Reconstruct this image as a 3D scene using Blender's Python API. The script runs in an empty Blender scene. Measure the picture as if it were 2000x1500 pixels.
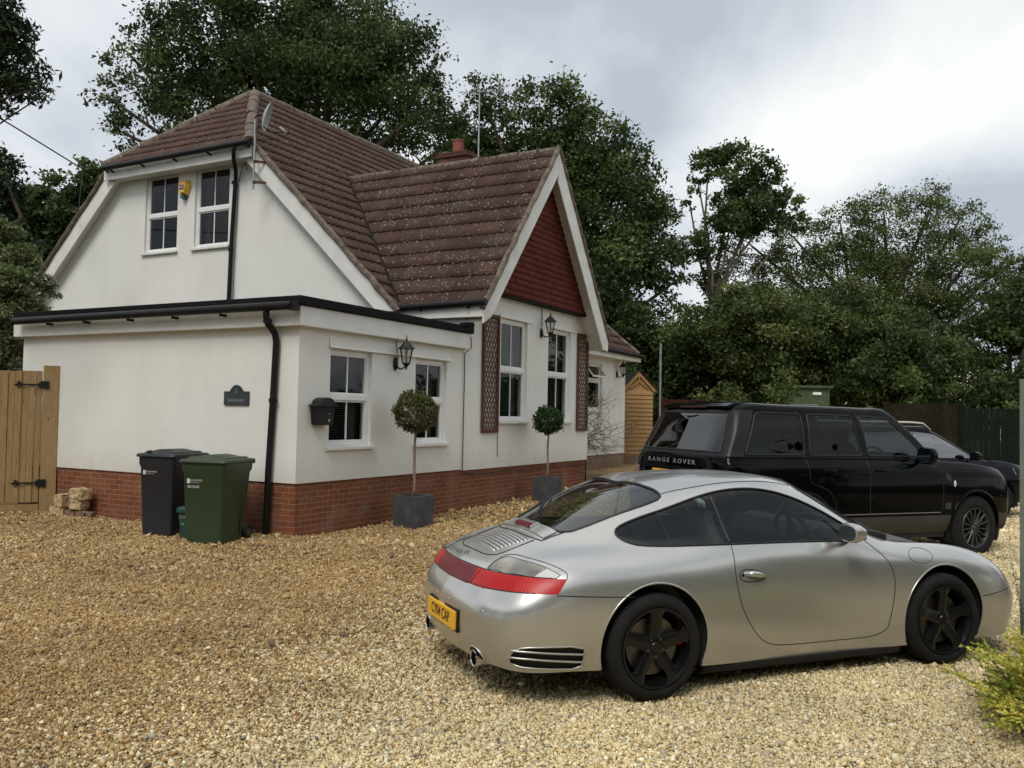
import bpy, bmesh, math, random
import numpy as np
from mathutils import Vector, Matrix
from mathutils.bvhtree import BVHTree
R = math.radians
scene = bpy.context.scene
COL = scene.collection
# ------------------------------------------------------------------ camera
cd = bpy.data.cameras.new('camera'); cam = bpy.data.objects.new('camera', cd); COL.objects.link(cam)
cd.sensor_width = 36; cd.lens = 36*1721.075/2000; cd.clip_start = .05; cd.clip_end = 3000
_p, _r = R(1.964), R(1.078)
_f = Vector((0, math.cos(_p), math.sin(_p))); _u = Vector((0, -math.sin(_p), math.cos(_p))); _x = Vector((1, 0, 0))
_rt = _x*math.cos(_r)+_u*math.sin(_r); _up = _u*math.cos(_r)-_x*math.sin(_r)
CH = 1.695
M = Matrix((( _rt.x, _up.x, -_f.x, 0), (_rt.y, _up.y, -_f.y, 0), (_rt.z, _up.z, -_f.z, CH), (0, 0, 0, 1)))
cam.matrix_world = M
scene.camera = cam
# ------------------------------------------------------------------ light and sky
SUN_EL, SUN_AZ = 52, 200      # degrees; azimuth measured clockwise from +Y
sd = bpy.data.lights.new('sun', 'SUN'); sd.energy = 1.3; sd.angle = R(25); sd.color = (1, .96, .9)
sun = bpy.data.objects.new('sun', sd); COL.objects.link(sun)
sdir = Vector((math.sin(R(SUN_AZ))*math.cos(R(SUN_EL)), math.cos(R(SUN_AZ))*math.cos(R(SUN_EL)), math.sin(R(SUN_EL))))
sun.rotation_euler = sdir.to_track_quat('Z', 'Y').to_euler()
world = bpy.data.worlds.new('World'); scene.world = world; world.use_nodes = True
nt = world.node_tree; N = nt.nodes; L = nt.links
for n in list(N): N.remove(n)
def wn(t, **k):
    n = N.new(t)
    for a, b in k.items(): setattr(n, a, b)
    return n
out = wn('ShaderNodeOutputWorld'); bg1 = wn('ShaderNodeBackground'); bg2 = wn('ShaderNodeBackground'); mx = wn('ShaderNodeMixShader')
sky = wn('ShaderNodeTexSky', sky_type='NISHITA', sun_disc=False, sun_elevation=R(SUN_EL), sun_rotation=R(SUN_AZ))
L.new(sky.outputs[0], bg1.inputs[0]); bg1.inputs[1].default_value = .1
tc = wn('ShaderNodeTexCoord'); sp = wn('ShaderNodeSeparateXYZ'); L.new(tc.outputs['Generated'], sp.inputs[0])
az = wn('ShaderNodeMath', operation='ADD'); az.inputs[1].default_value = .28; L.new(sp.outputs[2], az.inputs[0])
az2 = wn('ShaderNodeMath', operation='MAXIMUM'); az2.inputs[1].default_value = .05; L.new(az.outputs[0], az2.inputs[0])
dx = wn('ShaderNodeMath', operation='DIVIDE'); dy = wn('ShaderNodeMath', operation='DIVIDE')
L.new(sp.outputs[0], dx.inputs[0]); L.new(az2.outputs[0], dx.inputs[1]); L.new(sp.outputs[1], dy.inputs[0]); L.new(az2.outputs[0], dy.inputs[1])
cb = wn('ShaderNodeCombineXYZ'); L.new(dx.outputs[0], cb.inputs[0]); L.new(dy.outputs[0], cb.inputs[1])
nz = wn('ShaderNodeTexNoise'); nz.inputs['Scale'].default_value = 1.25; nz.inputs['Detail'].default_value = 6; nz.inputs['Roughness'].default_value = .48; nz.inputs['Distortion'].default_value = .35
mp = wn('ShaderNodeMapping'); mp.inputs['Location'].default_value = (3.1, 1.35, 0); mp.inputs['Scale'].default_value = (1, .62, 1); L.new(cb.outputs[0], mp.inputs[0]); L.new(mp.outputs[0], nz.inputs['Vector'])
cr = wn('ShaderNodeValToRGB'); L.new(nz.outputs[0], cr.inputs[0])
e = cr.color_ramp.elements; e[0].position = .40; e[0].color = (.35, .38, .425, 1); e[1].position = .62; e[1].color = (.69, .70, .675, 1)
m_ = e.new(.5); m_.color = (.53, .555, .58, 1)
L.new(cr.outputs[0], bg2.inputs[0]); bg2.inputs[1].default_value = 1.0
mx.inputs[0].default_value = .93; L.new(bg1.outputs[0], mx.inputs[1]); L.new(bg2.outputs[0], mx.inputs[2]); L.new(mx.outputs[0], out.inputs[0])
scene.view_settings.view_transform = 'Standard'; scene.view_settings.look = 'None'; scene.view_settings.gamma = 1
scene.view_settings.exposure = 0.58
try: scene.cycles.max_bounces = 8; scene.cycles.transparent_max_bounces = 24
except Exception: pass
rng = np.random.default_rng(7); random.seed(7)

# ------------------------------------------------------------------ mesh helpers
class MB:
    def __init__(s): s.v = []; s.f = []; s.m = []; s.T = Matrix.Identity(4)
    def add(s, vs, fs, mi=0):
        b = len(s.v); s.v += [tuple(s.T @ Vector(p)) for p in vs]
        s.f += [tuple(b+i for i in f) for f in fs]; s.m += [mi]*len(fs); return s
    def box(s, x0, x1, y0, y1, z0, z1, mi=0):
        P = [(x0,y0,z0),(x1,y0,z0),(x1,y1,z0),(x0,y1,z0),(x0,y0,z1),(x1,y0,z1),(x1,y1,z1),(x0,y1,z1)]
        return s.add(P, [(0,3,2,1),(4,5,6,7),(0,1,5,4),(1,2,6,5),(2,3,7,6),(3,0,4,7)], mi)
    def bar(s, a, b, w, h, mi=0, up=(0,0,1)):      # box beam from a to b, w across, h along 'up'
        a = Vector(a); b = Vector(b); d = (b-a).normalized(); u = Vector(up); r = d.cross(u).normalized(); u = r.cross(d).normalized()
        P = []
        for c in (a, b):
            for i, j in ((-1,-1),(1,-1),(1,1),(-1,1)): P.append(c+r*w*.5*i+u*h*.5*j)
        return s.add(P, [(0,3,2,1),(4,5,6,7),(0,1,5,4),(1,2,6,5),(2,3,7,6),(3,0,4,7)], mi)
    def tube(s, pts, r, n=8, mi=0, cap=True, closed=False):
        pts = [Vector(p) for p in pts]; k = len(pts); rr = r if hasattr(r, '__len__') else [r]*k
        vs = []; prev = None
        for i, p in enumerate(pts):
            if closed: d = pts[(i+1) % k]-pts[i-1]
            else: d = pts[min(i+1, k-1)]-pts[max(i-1, 0)]
            if d.length < 1e-9: d = Vector((0,0,1))
            d.normalize()
            if prev is None:
                a = Vector((0,0,1)) if abs(d.z) < .9 else Vector((1,0,0)); x = d.cross(a).normalized()
            else: x = prev-d*prev.dot(d); x = x.normalized() if x.length > 1e-6 else d.orthogonal().normalized()
            prev = x; y = d.cross(x)
            for j in range(n):
                t = 2*math.pi*j/n; vs.append(p+(x*math.cos(t)+y*math.sin(t))*rr[i])
        fs = []
        for i in range(k if closed else k-1):
            i2 = (i+1) % k
            for j in range(n):
                j2 = (j+1) % n; fs.append((i*n+j, i*n+j2, i2*n+j2, i2*n+j))
        if cap and not closed: fs.append(tuple(range(n-1, -1, -1))); fs.append(tuple((k-1)*n+j for j in range(n)))
        return s.add(vs, fs, mi)
    def lathe(s, prof, n=24, axis='z', mi=0, c=(0,0,0), sc=(1,1), cap=True):
        vs = []
        for r, h in prof:
            for j in range(n):
                t = 2*math.pi*j/n; a, b = r*math.cos(t)*sc[0], r*math.sin(t)*sc[1]
                p = (a, b, h) if axis == 'z' else ((a, h, b) if axis == 'y' else (h, a, b))
                vs.append((p[0]+c[0], p[1]+c[1], p[2]+c[2]))
        k = len(prof); fs = [(i*n+j, i*n+(j+1) % n, (i+1)*n+(j+1) % n, (i+1)*n+j) for i in range(k-1) for j in range(n)]
        if cap and prof[0][0] > 1e-6: fs.append(tuple(range(n-1, -1, -1)))
        if cap and prof[-1][0] > 1e-6: fs.append(tuple((k-1)*n+j for j in range(n)))
        return s.add(vs, fs, mi)
    def prism(s, poly, d, mi=0, o=(0,0,0), ax=((1,0,0),(0,0,1)), ext=(0,1,0)):   # poly in plane ax, extruded d along ext
        o = Vector(o); a, b = Vector(ax[0]), Vector(ax[1]); e = Vector(ext)*d; n = len(poly)
        P = [o+a*x+b*y for x, y in poly]; P += [p+e for p in P]
        return s.add(P, [tuple(range(n)), tuple(range(2*n-1, n-1, -1))]+[(i, (i+1) % n+0, (i+1) % n+n, i+n) for i in range(n)], mi)
    def mesh(s, name, mats, smooth=False, uv=True, fixn=True, bevel=0):
        me = bpy.data.meshes.new(name); me.from_pydata(s.v, [], s.f)
        for m in (mats if isinstance(mats, (list, tuple)) else [mats]): me.materials.append(m)
        me.polygons.foreach_set('material_index', s.m)
        bm = bmesh.new(); bm.from_mesh(me)
        if name == 'wall': bmesh.ops.remove_doubles(bm, verts=bm.verts, dist=.0005)
        if fixn: bmesh.ops.recalc_face_normals(bm, faces=bm.faces)
        if bevel:
            ed = [e for e in bm.edges if len(e.link_faces) == 2 and e.calc_face_angle(0) > .6]
            bmesh.ops.bevel(bm, geom=ed, offset=bevel, segments=2, affect='EDGES', profile=.6)
        bm.to_mesh(me); bm.free()
        if uv: boxuv(me)
        if smooth: smooth_mesh(me, smooth)
        return me
    def build(s, name, mats, parent=None, smooth=False, uv=True, fixn=True, bevel=0):
        o = bpy.data.objects.new(name, s.mesh(name, mats, smooth, uv, fixn, bevel)); COL.objects.link(o)
        if parent: o.parent = parent
        return o
def smooth_mesh(me, ang=True):
    me.polygons.foreach_set('use_smooth', [True]*len(me.polygons))
    if ang is not True: me.set_sharp_from_angle(angle=R(ang))
def boxuv(me):
    n = len(me.loops); co = np.empty(len(me.vertices)*3, np.float32); me.vertices.foreach_get('co', co); co = co.reshape(-1, 3)
    li = np.empty(n, np.int32); me.loops.foreach_get('vertex_index', li)
    pn = np.empty(len(me.polygons)*3, np.float32); me.polygons.foreach_get('normal', pn); pn = np.abs(pn.reshape(-1, 3))
    tot = np.empty(len(me.polygons), np.int32); me.polygons.foreach_get('loop_total', tot)
    ax = np.repeat(pn.argmax(1), tot); p = co[li]; uv = np.empty((n, 2), np.float32)
    for k, (a, b) in enumerate(((1, 2), (0, 2), (0, 1))):
        m = ax == k; uv[m, 0] = p[m, a]; uv[m, 1] = p[m, b]
    me.uv_layers.new(name='UVMap').data.foreach_set('uv', uv.ravel())
def npmesh(name, V, F, mat, cols=None, smooth=False):     # V (n,3), F (m,k) arrays: a fast mesh
    me = bpy.data.meshes.new(name); V = np.asarray(V, np.float32); F = np.asarray(F, np.int32); k = F.shape[1]
    me.vertices.add(len(V)); me.vertices.foreach_set('co', V.ravel())
    me.loops.add(F.size); me.loops.foreach_set('vertex_index', F.ravel())
    me.polygons.add(len(F)); me.polygons.foreach_set('loop_start', np.arange(0, F.size, k, dtype=np.int32))
    try: me.polygons.foreach_set('loop_total', np.full(len(F), k, np.int32))
    except Exception: pass
    if cols is not None:
        c = np.ones((len(V), 4), np.float32); c[:, :3] = cols
        a = me.color_attributes.new('Col', 'FLOAT_COLOR', 'POINT'); a.data.foreach_set('color', c.ravel())
    me.materials.append(mat); me.update(calc_edges=True); me.validate()
    if smooth: me.polygons.foreach_set('use_smooth', [True]*len(me.polygons))
    return me
def link(name, me, parent=None):
    o = bpy.data.objects.new(name, me); COL.objects.link(o); o.parent = parent; return o
def empty(name, loc=(0,0,0), rz=0, parent=None):
    o = bpy.data.objects.new(name, None); o.empty_display_size = .2; COL.objects.link(o); o.location = loc; o.rotation_euler = (0, 0, rz); o.parent = parent; return o
def tag(o, label=None, cat=None, group=None, kind=None):
    for k, v in (('label', label), ('category', cat), ('group', group), ('kind', kind)):
        if v: o[k] = v
    return o
def copy_tree(o, parent=None):
    c = o.copy(); COL.objects.link(c); c.parent = parent
    for ch in list(o.children): copy_tree(ch, c)
    return c
_tc = {}
def text_mb(mb, txt, size, o, ax, ay, depth=.003, mi=0, align='CENTER', bold=0, sx=1, space=1):
    """letters as solid faces; o = origin, ax = reading direction, ay = up"""
    cu = bpy.data.curves.new('t', 'FONT'); cu.body = txt; cu.size = 1; cu.align_x = align; cu.align_y = 'CENTER'; cu.extrude = 0; cu.resolution_u = 3; cu.offset = bold; cu.space_character = space
    ob = bpy.data.objects.new('t', cu); COL.objects.link(ob); dg = bpy.context.evaluated_depsgraph_get()
    me = bpy.data.meshes.new_from_object(ob.evaluated_get(dg)); COL.objects.unlink(ob); bpy.data.objects.remove(ob)
    o = Vector(o); ax = Vector(ax).normalized(); ay = Vector(ay).normalized(); nz_ = ax.cross(ay)
    mb.add([o+ax*v.co.x*size*sx+ay*v.co.y*size+nz_*depth for v in me.vertices], [tuple(p.vertices) for p in me.polygons], mi)
    bpy.data.meshes.remove(me)
# ------------------------------------------------------------------ materials
class NT:
    def __init__(s, name):
        s.m = bpy.data.materials.new(name); s.m.use_nodes = True; s.t = s.m.node_tree
        s.b = s.t.nodes['Principled BSDF']; s.o = s.t.nodes['Material Output']
    def n(s, t, inp=None, **k):
        x = s.t.nodes.new(t)
        for a, b in k.items(): setattr(x, a, b)
        for a, b in (inp or {}).items():
            if hasattr(b, 'is_output') or isinstance(b, bpy.types.NodeSocket): s.t.links.new(b, x.inputs[a])
            else: x.inputs[a].default_value = b
        return x
    def l(s, a, b): s.t.links.new(a, b)
    def coord(s, kind='Object', scale=(1,1,1)):
        c = s.n('ShaderNodeTexCoord'); m = s.n('ShaderNodeMapping', {'Scale': scale, 'Vector': c.outputs[kind]}); return m.outputs[0]
    def noise(s, scale, detail=3, vec=None, rough=.5): return s.n('ShaderNodeTexNoise', {'Scale': scale, 'Detail': detail, 'Roughness': rough, 'Vector': vec or s.coord()}).outputs[0]
    def ramp(s, fac, stops):
        r = s.n('ShaderNodeValToRGB', {'Fac': fac}); e = r.color_ramp.elements
        while len(e) < len(stops): e.new(.5)
        for q, (p, c) in zip(e, stops): q.position = p; q.color = (*c, 1) if len(c) == 3 else c
        return r.outputs[0]
    def mix(s, f, a, b, mode='MIX'):
        x = s.n('ShaderNodeMix', data_type='RGBA', blend_type=mode)
        for i, v in ((0, f), (6, a), (7, b)):
            if isinstance(v, bpy.types.NodeSocket): s.t.links.new(v, x.inputs[i])
            else: x.inputs[i].default_value = v if i == 0 else (*v, 1)
        return x.outputs[2]
    def math(s, op, a, b=0):
        x = s.n('ShaderNodeMath', operation=op)
        for i, v in ((0, a), (1, b)):
            if isinstance(v, bpy.types.NodeSocket): s.t.links.new(v, x.inputs[i])
            else: x.inputs[i].default_value = v
        return x.outputs[0]
    def bump(s, h, strength=.3, dist=.01):
        b = s.n('ShaderNodeBump', {'Height': h, 'Strength': strength, 'Distance': dist}); s.l(b.outputs[0], s.b.inputs['Normal']); return b
    def base(s, c):
        if isinstance(c, bpy.types.NodeSocket): s.l(c, s.b.inputs['Base Color'])
        else: s.b.inputs['Base Color'].default_value = (*c, 1)
    def set(s, rough=.5, metal=0, spec=.5, coat=0):
        s.b.inputs['Roughness'].default_value = rough; s.b.inputs['Metallic'].default_value = metal
        s.b.inputs['Specular IOR Level'].default_value = spec; s.b.inputs['Coat Weight'].default_value = coat; return s
def simple(name, c, rough=.5, metal=0, spec=.5, var=.12, vs=6, bump=0, bs=60, coat=0):
    t = NT(name); t.set(rough, metal, spec, coat)
    f = t.noise(vs, 4); d = tuple(x*(1-var) for x in c); l = tuple(min(1, x*(1+var)) for x in c)
    t.base(t.ramp(f, [(.3, d), (.7, l)]))
    if bump: t.bump(t.noise(bs, 4), bump, .005)
    return t.m
def m_render():
    t = NT('white_render'); t.set(.85, spec=.25)
    a = t.noise(.9, 5); vec = t.coord('Object', (3.5, 3.5, .35)); st = t.noise(1.1, 5, vec, .6)
    c = t.ramp(a, [(.3, (.71, .70, .655)), (.7, (.78, .77, .725))])
    c = t.mix(t.ramp(st, [(.52, (0,0,0)), (.78, (.14,.14,.14))]), c, (.56, .52, .44))
    f = t.noise(14, 5, rough=.7); c = t.mix(t.ramp(f, [(.55, (0,0,0)), (.8, (.22,.22,.22))]), c, (.5, .48, .43))
    sz = t.n('ShaderNodeSeparateXYZ', {0: t.n('ShaderNodeTexCoord').outputs['Object']}).outputs[2]; lo = t.ramp(t.math('SUBTRACT', sz, t.math('MULTIPLY', t.noise(3.5, 5, rough=.7), .6)), [(.42, (.26,.26,.26)), (.75, (0,0,0))]); c = t.mix(lo, c, (.45, .40, .31))
    t.base(c); n1 = t.noise(9, 4); n2 = t.noise(120, 3); t.bump(t.math('ADD', t.math('MULTIPLY', n1, 1.2), t.math('MULTIPLY', n2, .35)), .35, .008)
    return t.m
def m_brick(name, c1, c2, mortar, worn=.3):
    t = NT(name); t.set(.85, spec=.2); uv = t.n('ShaderNodeTexCoord').outputs['UV']
    nn = t.n('ShaderNodeTexNoise', {'Scale': 3, 'Detail': 3}); dv = t.mix(.012, (0,0,0), nn.outputs[1]); va = t.n('ShaderNodeVectorMath', {0: uv, 1: dv}, operation='ADD').outputs[0]
    b = t.n('ShaderNodeTexBrick', {'Vector': va, 'Color1': (*c1, 1), 'Color2': (*c2, 1), 'Mortar': (*mortar, 1), 'Scale': 1, 'Mortar Size': .005, 'Mortar Smooth': .3, 'Bias': -.1, 'Brick Width': .225, 'Row Height': .075})
    f = t.noise(30, 5); c = t.mix(t.ramp(f, [(.35, (.0,.0,.0)), (.75, (.5,.5,.5))]), b.outputs[0], tuple(x*.45 for x in c1))
    g = t.noise(2.2, 4); c = t.mix(t.ramp(g, [(.5, (0,0,0)), (.75, (worn,)*3)]), c, (.36, .27, .21))
    h = t.noise(.9, 3); c = t.mix(t.ramp(h, [(.45, (0,0,0)), (.7, (.3,)*3)]), c, tuple(x*.5 for x in c2))
    t.base(c); t.bump(t.math('ADD', t.math('MULTIPLY', b.outputs[1], -1.0), t.math('MULTIPLY', f, .35)), .8, .012)
    return t.m
def m_tile(name, c1, c2, speck, moss):
    t = NT(name); t.set(.8, spec=.25); at = t.n('ShaderNodeAttribute', attribute_name='Col').outputs[0]
    f = t.noise(5, 5); c = t.ramp(f, [(.3, c1), (.7, c2)]); c = t.mix(1.0, c, at, 'MULTIPLY')
    fine = t.noise(45, 4, rough=.7); c = t.mix(t.ramp(fine, [(.45, (0,0,0)), (.75, (.6,.6,.6))]), c, tuple(x*.4 for x in c1))
    n2 = t.noise(1.1, 5, rough=.65); c = t.mix(t.ramp(n2, [(.5, (0,0,0)), (.72, (moss,)*3)]), c, (.075, .07, .045))
    v = t.n('ShaderNodeTexVoronoi', {'Scale': 15, 'Vector': t.n('ShaderNodeVectorMath', {0: t.coord('Object', (1, 1, .8)), 1: t.mix(.06, (0,0,0), t.n('ShaderNodeTexNoise', {'Scale': 16, 'Detail': 3}).outputs[1])}, operation='ADD').outputs[0], 'Randomness': 1}); cl = t.noise(2.4, 3)
    m1 = t.ramp(v.outputs[0], [(.17, (1,1,1)), (.27, (0,0,0))]); rnd = t.n('ShaderNodeSeparateColor', {0: v.outputs[1]}).outputs[0]
    m2 = t.math('GREATER_THAN', rnd, 1-speck); m3 = t.math('GREATER_THAN', t.math('ADD', t.noise(.8, 3), t.math('MULTIPLY', cl, .6)), .75)
    mk = t.math('MULTIPLY', t.math('MULTIPLY', m1, m2), m3); c = t.mix(t.math('MULTIPLY', mk, .65), c, (.36, .32, .28))
    t.base(c); t.bump(fine, .5, .006); return t.m
def m_wood(name, c1, c2, scale=(1,1,1), rough=.75):
    t = NT(name); t.set(rough, spec=.25); v = t.coord('Object', scale); w = t.noise(9, 6, v, .65); at = t.n('ShaderNodeAttribute', attribute_name='Col').outputs[0]
    c = t.ramp(w, [(.3, c1), (.7, c2)]); k = t.n('ShaderNodeTexVoronoi', {'Scale': 3.5, 'Vector': t.coord('Object', (1.6,1.6,.7))}).outputs[0]
    c = t.mix(t.ramp(k, [(.05, (.8,.8,.8)), (.1, (0,0,0))]), c, tuple(x*.35 for x in c1)); t.base(c); t.bump(w, .4, .004); return t.m
def m_glass(name, tint=(.75,.8,.78), rough=.015, refl=1.0):
    t = NT(name); t.t.nodes.remove(t.b); g = t.n('ShaderNodeBsdfGlossy', {'Color': (.95,.97,1,1), 'Roughness': rough}); tr = t.n('ShaderNodeBsdfTransparent', {'Color': (*tint, 1)})
    ge = t.n('ShaderNodeNewGeometry'); dt = t.n('ShaderNodeVectorMath', {0: ge.outputs['Normal'], 1: ge.outputs['Incoming']}, operation='DOT_PRODUCT').outputs['Value']
    f = t.math('MULTIPLY', t.math('ADD', .07, t.math('MULTIPLY', .9, t.math('POWER', t.math('SUBTRACT', 1, t.math('ABSOLUTE', dt)), 4.5))), refl); m = t.n('ShaderNodeMixShader', {0: f, 1: tr.outputs[0], 2: g.outputs[0]}); t.l(m.outputs[0], t.o.inputs[0]); return t.m
def m_leaf(name, rough=.55, trans=.33):
    t = NT(name); at = t.n('ShaderNodeAttribute', attribute_name='Col').outputs[0]; t.base(at); t.set(rough, spec=.3)
    tl = t.n('ShaderNodeBsdfTranslucent', {'Color': at}); m = t.n('ShaderNodeMixShader', {0: trans, 1: t.b.outputs[0], 2: tl.outputs[0]}); t.l(m.outputs[0], t.o.inputs[0]); return t.m
MT = dict(
 render=m_render(),
 brick=m_brick('red_brick', (.25, .086, .042), (.175, .060, .031), (.38, .28, .19)),
 brick_old=m_brick('worn_brick', (.24, .15, .10), (.18, .11, .07), (.28, .22, .16), .6),
 tile=m_tile('roof_tile', (.058, .029, .022), (.088, .046, .034), .20, .40),
 tile2=m_tile('lichen_roof_tile', (.046, .023, .018), (.072, .037, .028), .80, .45),
 clad=m_tile('red_hung_tile', (.135, .031, .024), (.165, .040, .031), 0, .0),
 ridge=simple('mortared_ridge', (.13, .10, .075), .9, var=.5, vs=9, bump=.6),
 upvc=simple('white_plastic', (.78, .78, .76), .3, var=.03), white=simple('white_paint', (.70, .69, .65), .55, var=.08, vs=3, bump=.1),
 black=simple('black_plastic', (.010, .0095, .0095), .45, spec=.22, var=.2), felt=simple('black_felt', (.010, .010, .011), .8, spec=.12, var=.3, bump=.3),
 iron=simple('black_iron', (.010, .010, .010), .5, spec=.3, var=.3, bump=.2), glass=m_glass('window_glass', (.62,.66,.64), refl=.55),
 glass_up=m_glass('dull_window_glass', (.5,.5,.48), refl=.6),
 blind=simple('slatted_blind', (.17, .19, .19), .6), dark=simple('dark_interior', (.02, .02, .02), .9),
 blind2=simple('tan_blind', (.22, .17, .11), .7), curtain=simple('curtain', (.25,.25,.24), .9),
 wood=m_wood('new_fence_wood', (.26, .165, .075), (.40, .27, .13), (6,6,.5)), shedwood=m_wood('shed_wood', (.26, .15, .06), (.42, .26, .115), (.6,.6,5)),
 trellis=m_wood('brown_trellis', (.075, .033, .02), (.115, .052, .033), (4,4,1)), steel=simple('grey_steel', (.33, .34, .34), .4, .7), rust=simple('rusty_iron', (.09, .04, .022), .8, var=.4, vs=30, bump=.4),
 bark=simple('bark', (.085, .065, .045), .95, var=.4, vs=14, bump=.9, bs=25), stone=simple('buff_stone', (.42, .31, .17), .9, var=.35, vs=12, bump=.8, bs=30),
 slate=simple('slate_planter', (.052, .056, .06), .6, var=.4, vs=5, bump=.35, bs=25), soil=simple('soil', (.04, .028, .02), .95, bump=.8),
 leaf=m_leaf('leaf'),
)
UX, VX, ZX = Vector((1,0,0)), Vector((0,1,0)), Vector((0,0,1))
# ------------------------------------------------------------------ ground
def vnoise(x, y, s, seed=0):
    r = np.random.default_rng(seed); G = r.random((64, 64)); x = x*s; y = y*s; xi = np.floor(x).astype(int); yi = np.floor(y).astype(int); fx = x-xi; fy = y-yi
    fx = fx*fx*(3-2*fx); fy = fy*fy*(3-2*fy); g = lambda a, b: G[a % 64, b % 64]
    return (g(xi,yi)*(1-fx)+g(xi+1,yi)*fx)*(1-fy)+(g(xi,yi+1)*(1-fx)+g(xi+1,yi+1)*fx)*fy
def und(x, y): return (vnoise(np.asarray(x, float), np.asarray(y, float), .9, 31)-.5)*.045+(vnoise(np.asarray(x, float), np.asarray(y, float), 2.3, 32)-.5)*.02
def gz(x, y):       # the drive rises a little towards the far end of the house
    t = np.clip((np.asarray(y, float)-15)/9, 0, 1); return .2*t*t*(3-2*t)+und(x, y)
def cream(x, y, n=0):       # 1 where the newer pale gravel lies, 0 where the older brown gravel lies
    d = (x-(-1.75+.40*(y-4.1)))
    return 1/(1+np.exp(-(d+n)*3.6))
BR = np.array([[.39,.25,.108],[.32,.195,.082],[.47,.33,.165],[.24,.16,.092],[.54,.41,.24],[.18,.14,.10],[.42,.27,.115],[.61,.50,.33]])
CRM = np.array([[.72,.59,.33],[.78,.67,.43],[.62,.47,.24],[.82,.74,.52],[.42,.37,.27],[.69,.56,.31],[.54,.43,.24],[.28,.26,.22]])
BR = np.clip(BR*[1.0,1.0,.93], 0, 1); CRM = CRM*[1.0,1.0,.985]
CP = np.array([.26,.21,.15,.14,.06,.12,.05,.01]); BP = np.array([.25,.17,.21,.08,.13,.03,.09,.04])
def gmat():
    t = NT('gravel_bed'); t.set(.9, spec=.2); at = t.n('ShaderNodeAttribute', attribute_name='Col').outputs[0]
    v = t.n('ShaderNodeTexVoronoi', {'Scale': 42, 'Vector': t.coord('Object')}); rnd = t.n('ShaderNodeSeparateColor', {0: v.outputs[1]}).outputs[0]
    c = t.mix(1.0, at, t.ramp(rnd, [(0, (.42,.42,.42)), (.35, (.8,.8,.8)), (.7, (1.1,1.05,1)), (1, (1.4,1.4,1.4))]), 'MULTIPLY')
    c = t.mix(1.0, c, t.ramp(v.outputs[0], [(.3, (1,1,1)), (.75, (.35,.33,.3))]), 'MULTIPLY')
    c = t.mix(1.0, c, t.ramp(t.noise(1.3, 5, rough=.6), [(.3, (.8,.8,.8)), (.7, (1.15,1.15,1.15))]), 'MULTIPLY')
    t.base(c); t.bump(t.math('MULTIPLY', v.outputs[0], -1), .9, .02); return t.m
def sheet():
    xs = np.concatenate([np.arange(-600, -20, 40), np.arange(-20, 24, .25), np.arange(24, 640, 40)]); ys = np.concatenate([np.arange(-60, -4, 8), np.arange(-4, 40, .25), np.arange(40, 900, 40)])
    X, Y = np.meshgrid(xs, ys); Z = gz(X, Y); c = cream(X, Y, (vnoise(X, Y, .8, 3)-.5)*1.2)[..., None]
    C = np.array([.36,.25,.12])*(1-c)+np.array([.64,.53,.32])*c
    far = np.clip((Y-34)/4, 0, 1)[..., None]; left = np.clip((-X-12)/2, 0, 1)[..., None]; right = np.clip((X-16)/2, 0, 1)[..., None]
    g = np.maximum(np.maximum(far, left), right); C = C*(1-g)+np.array([.05,.07,.025])*g
    nx, ny = len(xs), len(ys); i = np.arange(nx*ny).reshape(ny, nx)
    F = np.stack([i[:-1,:-1], i[:-1,1:], i[1:,1:], i[1:,:-1]], -1).reshape(-1, 4)
    return npmesh('ground', np.stack([X, Y, Z], -1).reshape(-1, 3), F, gmat(), C.reshape(-1, 3))
tag(link('ground', sheet()), kind='structure')
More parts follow.
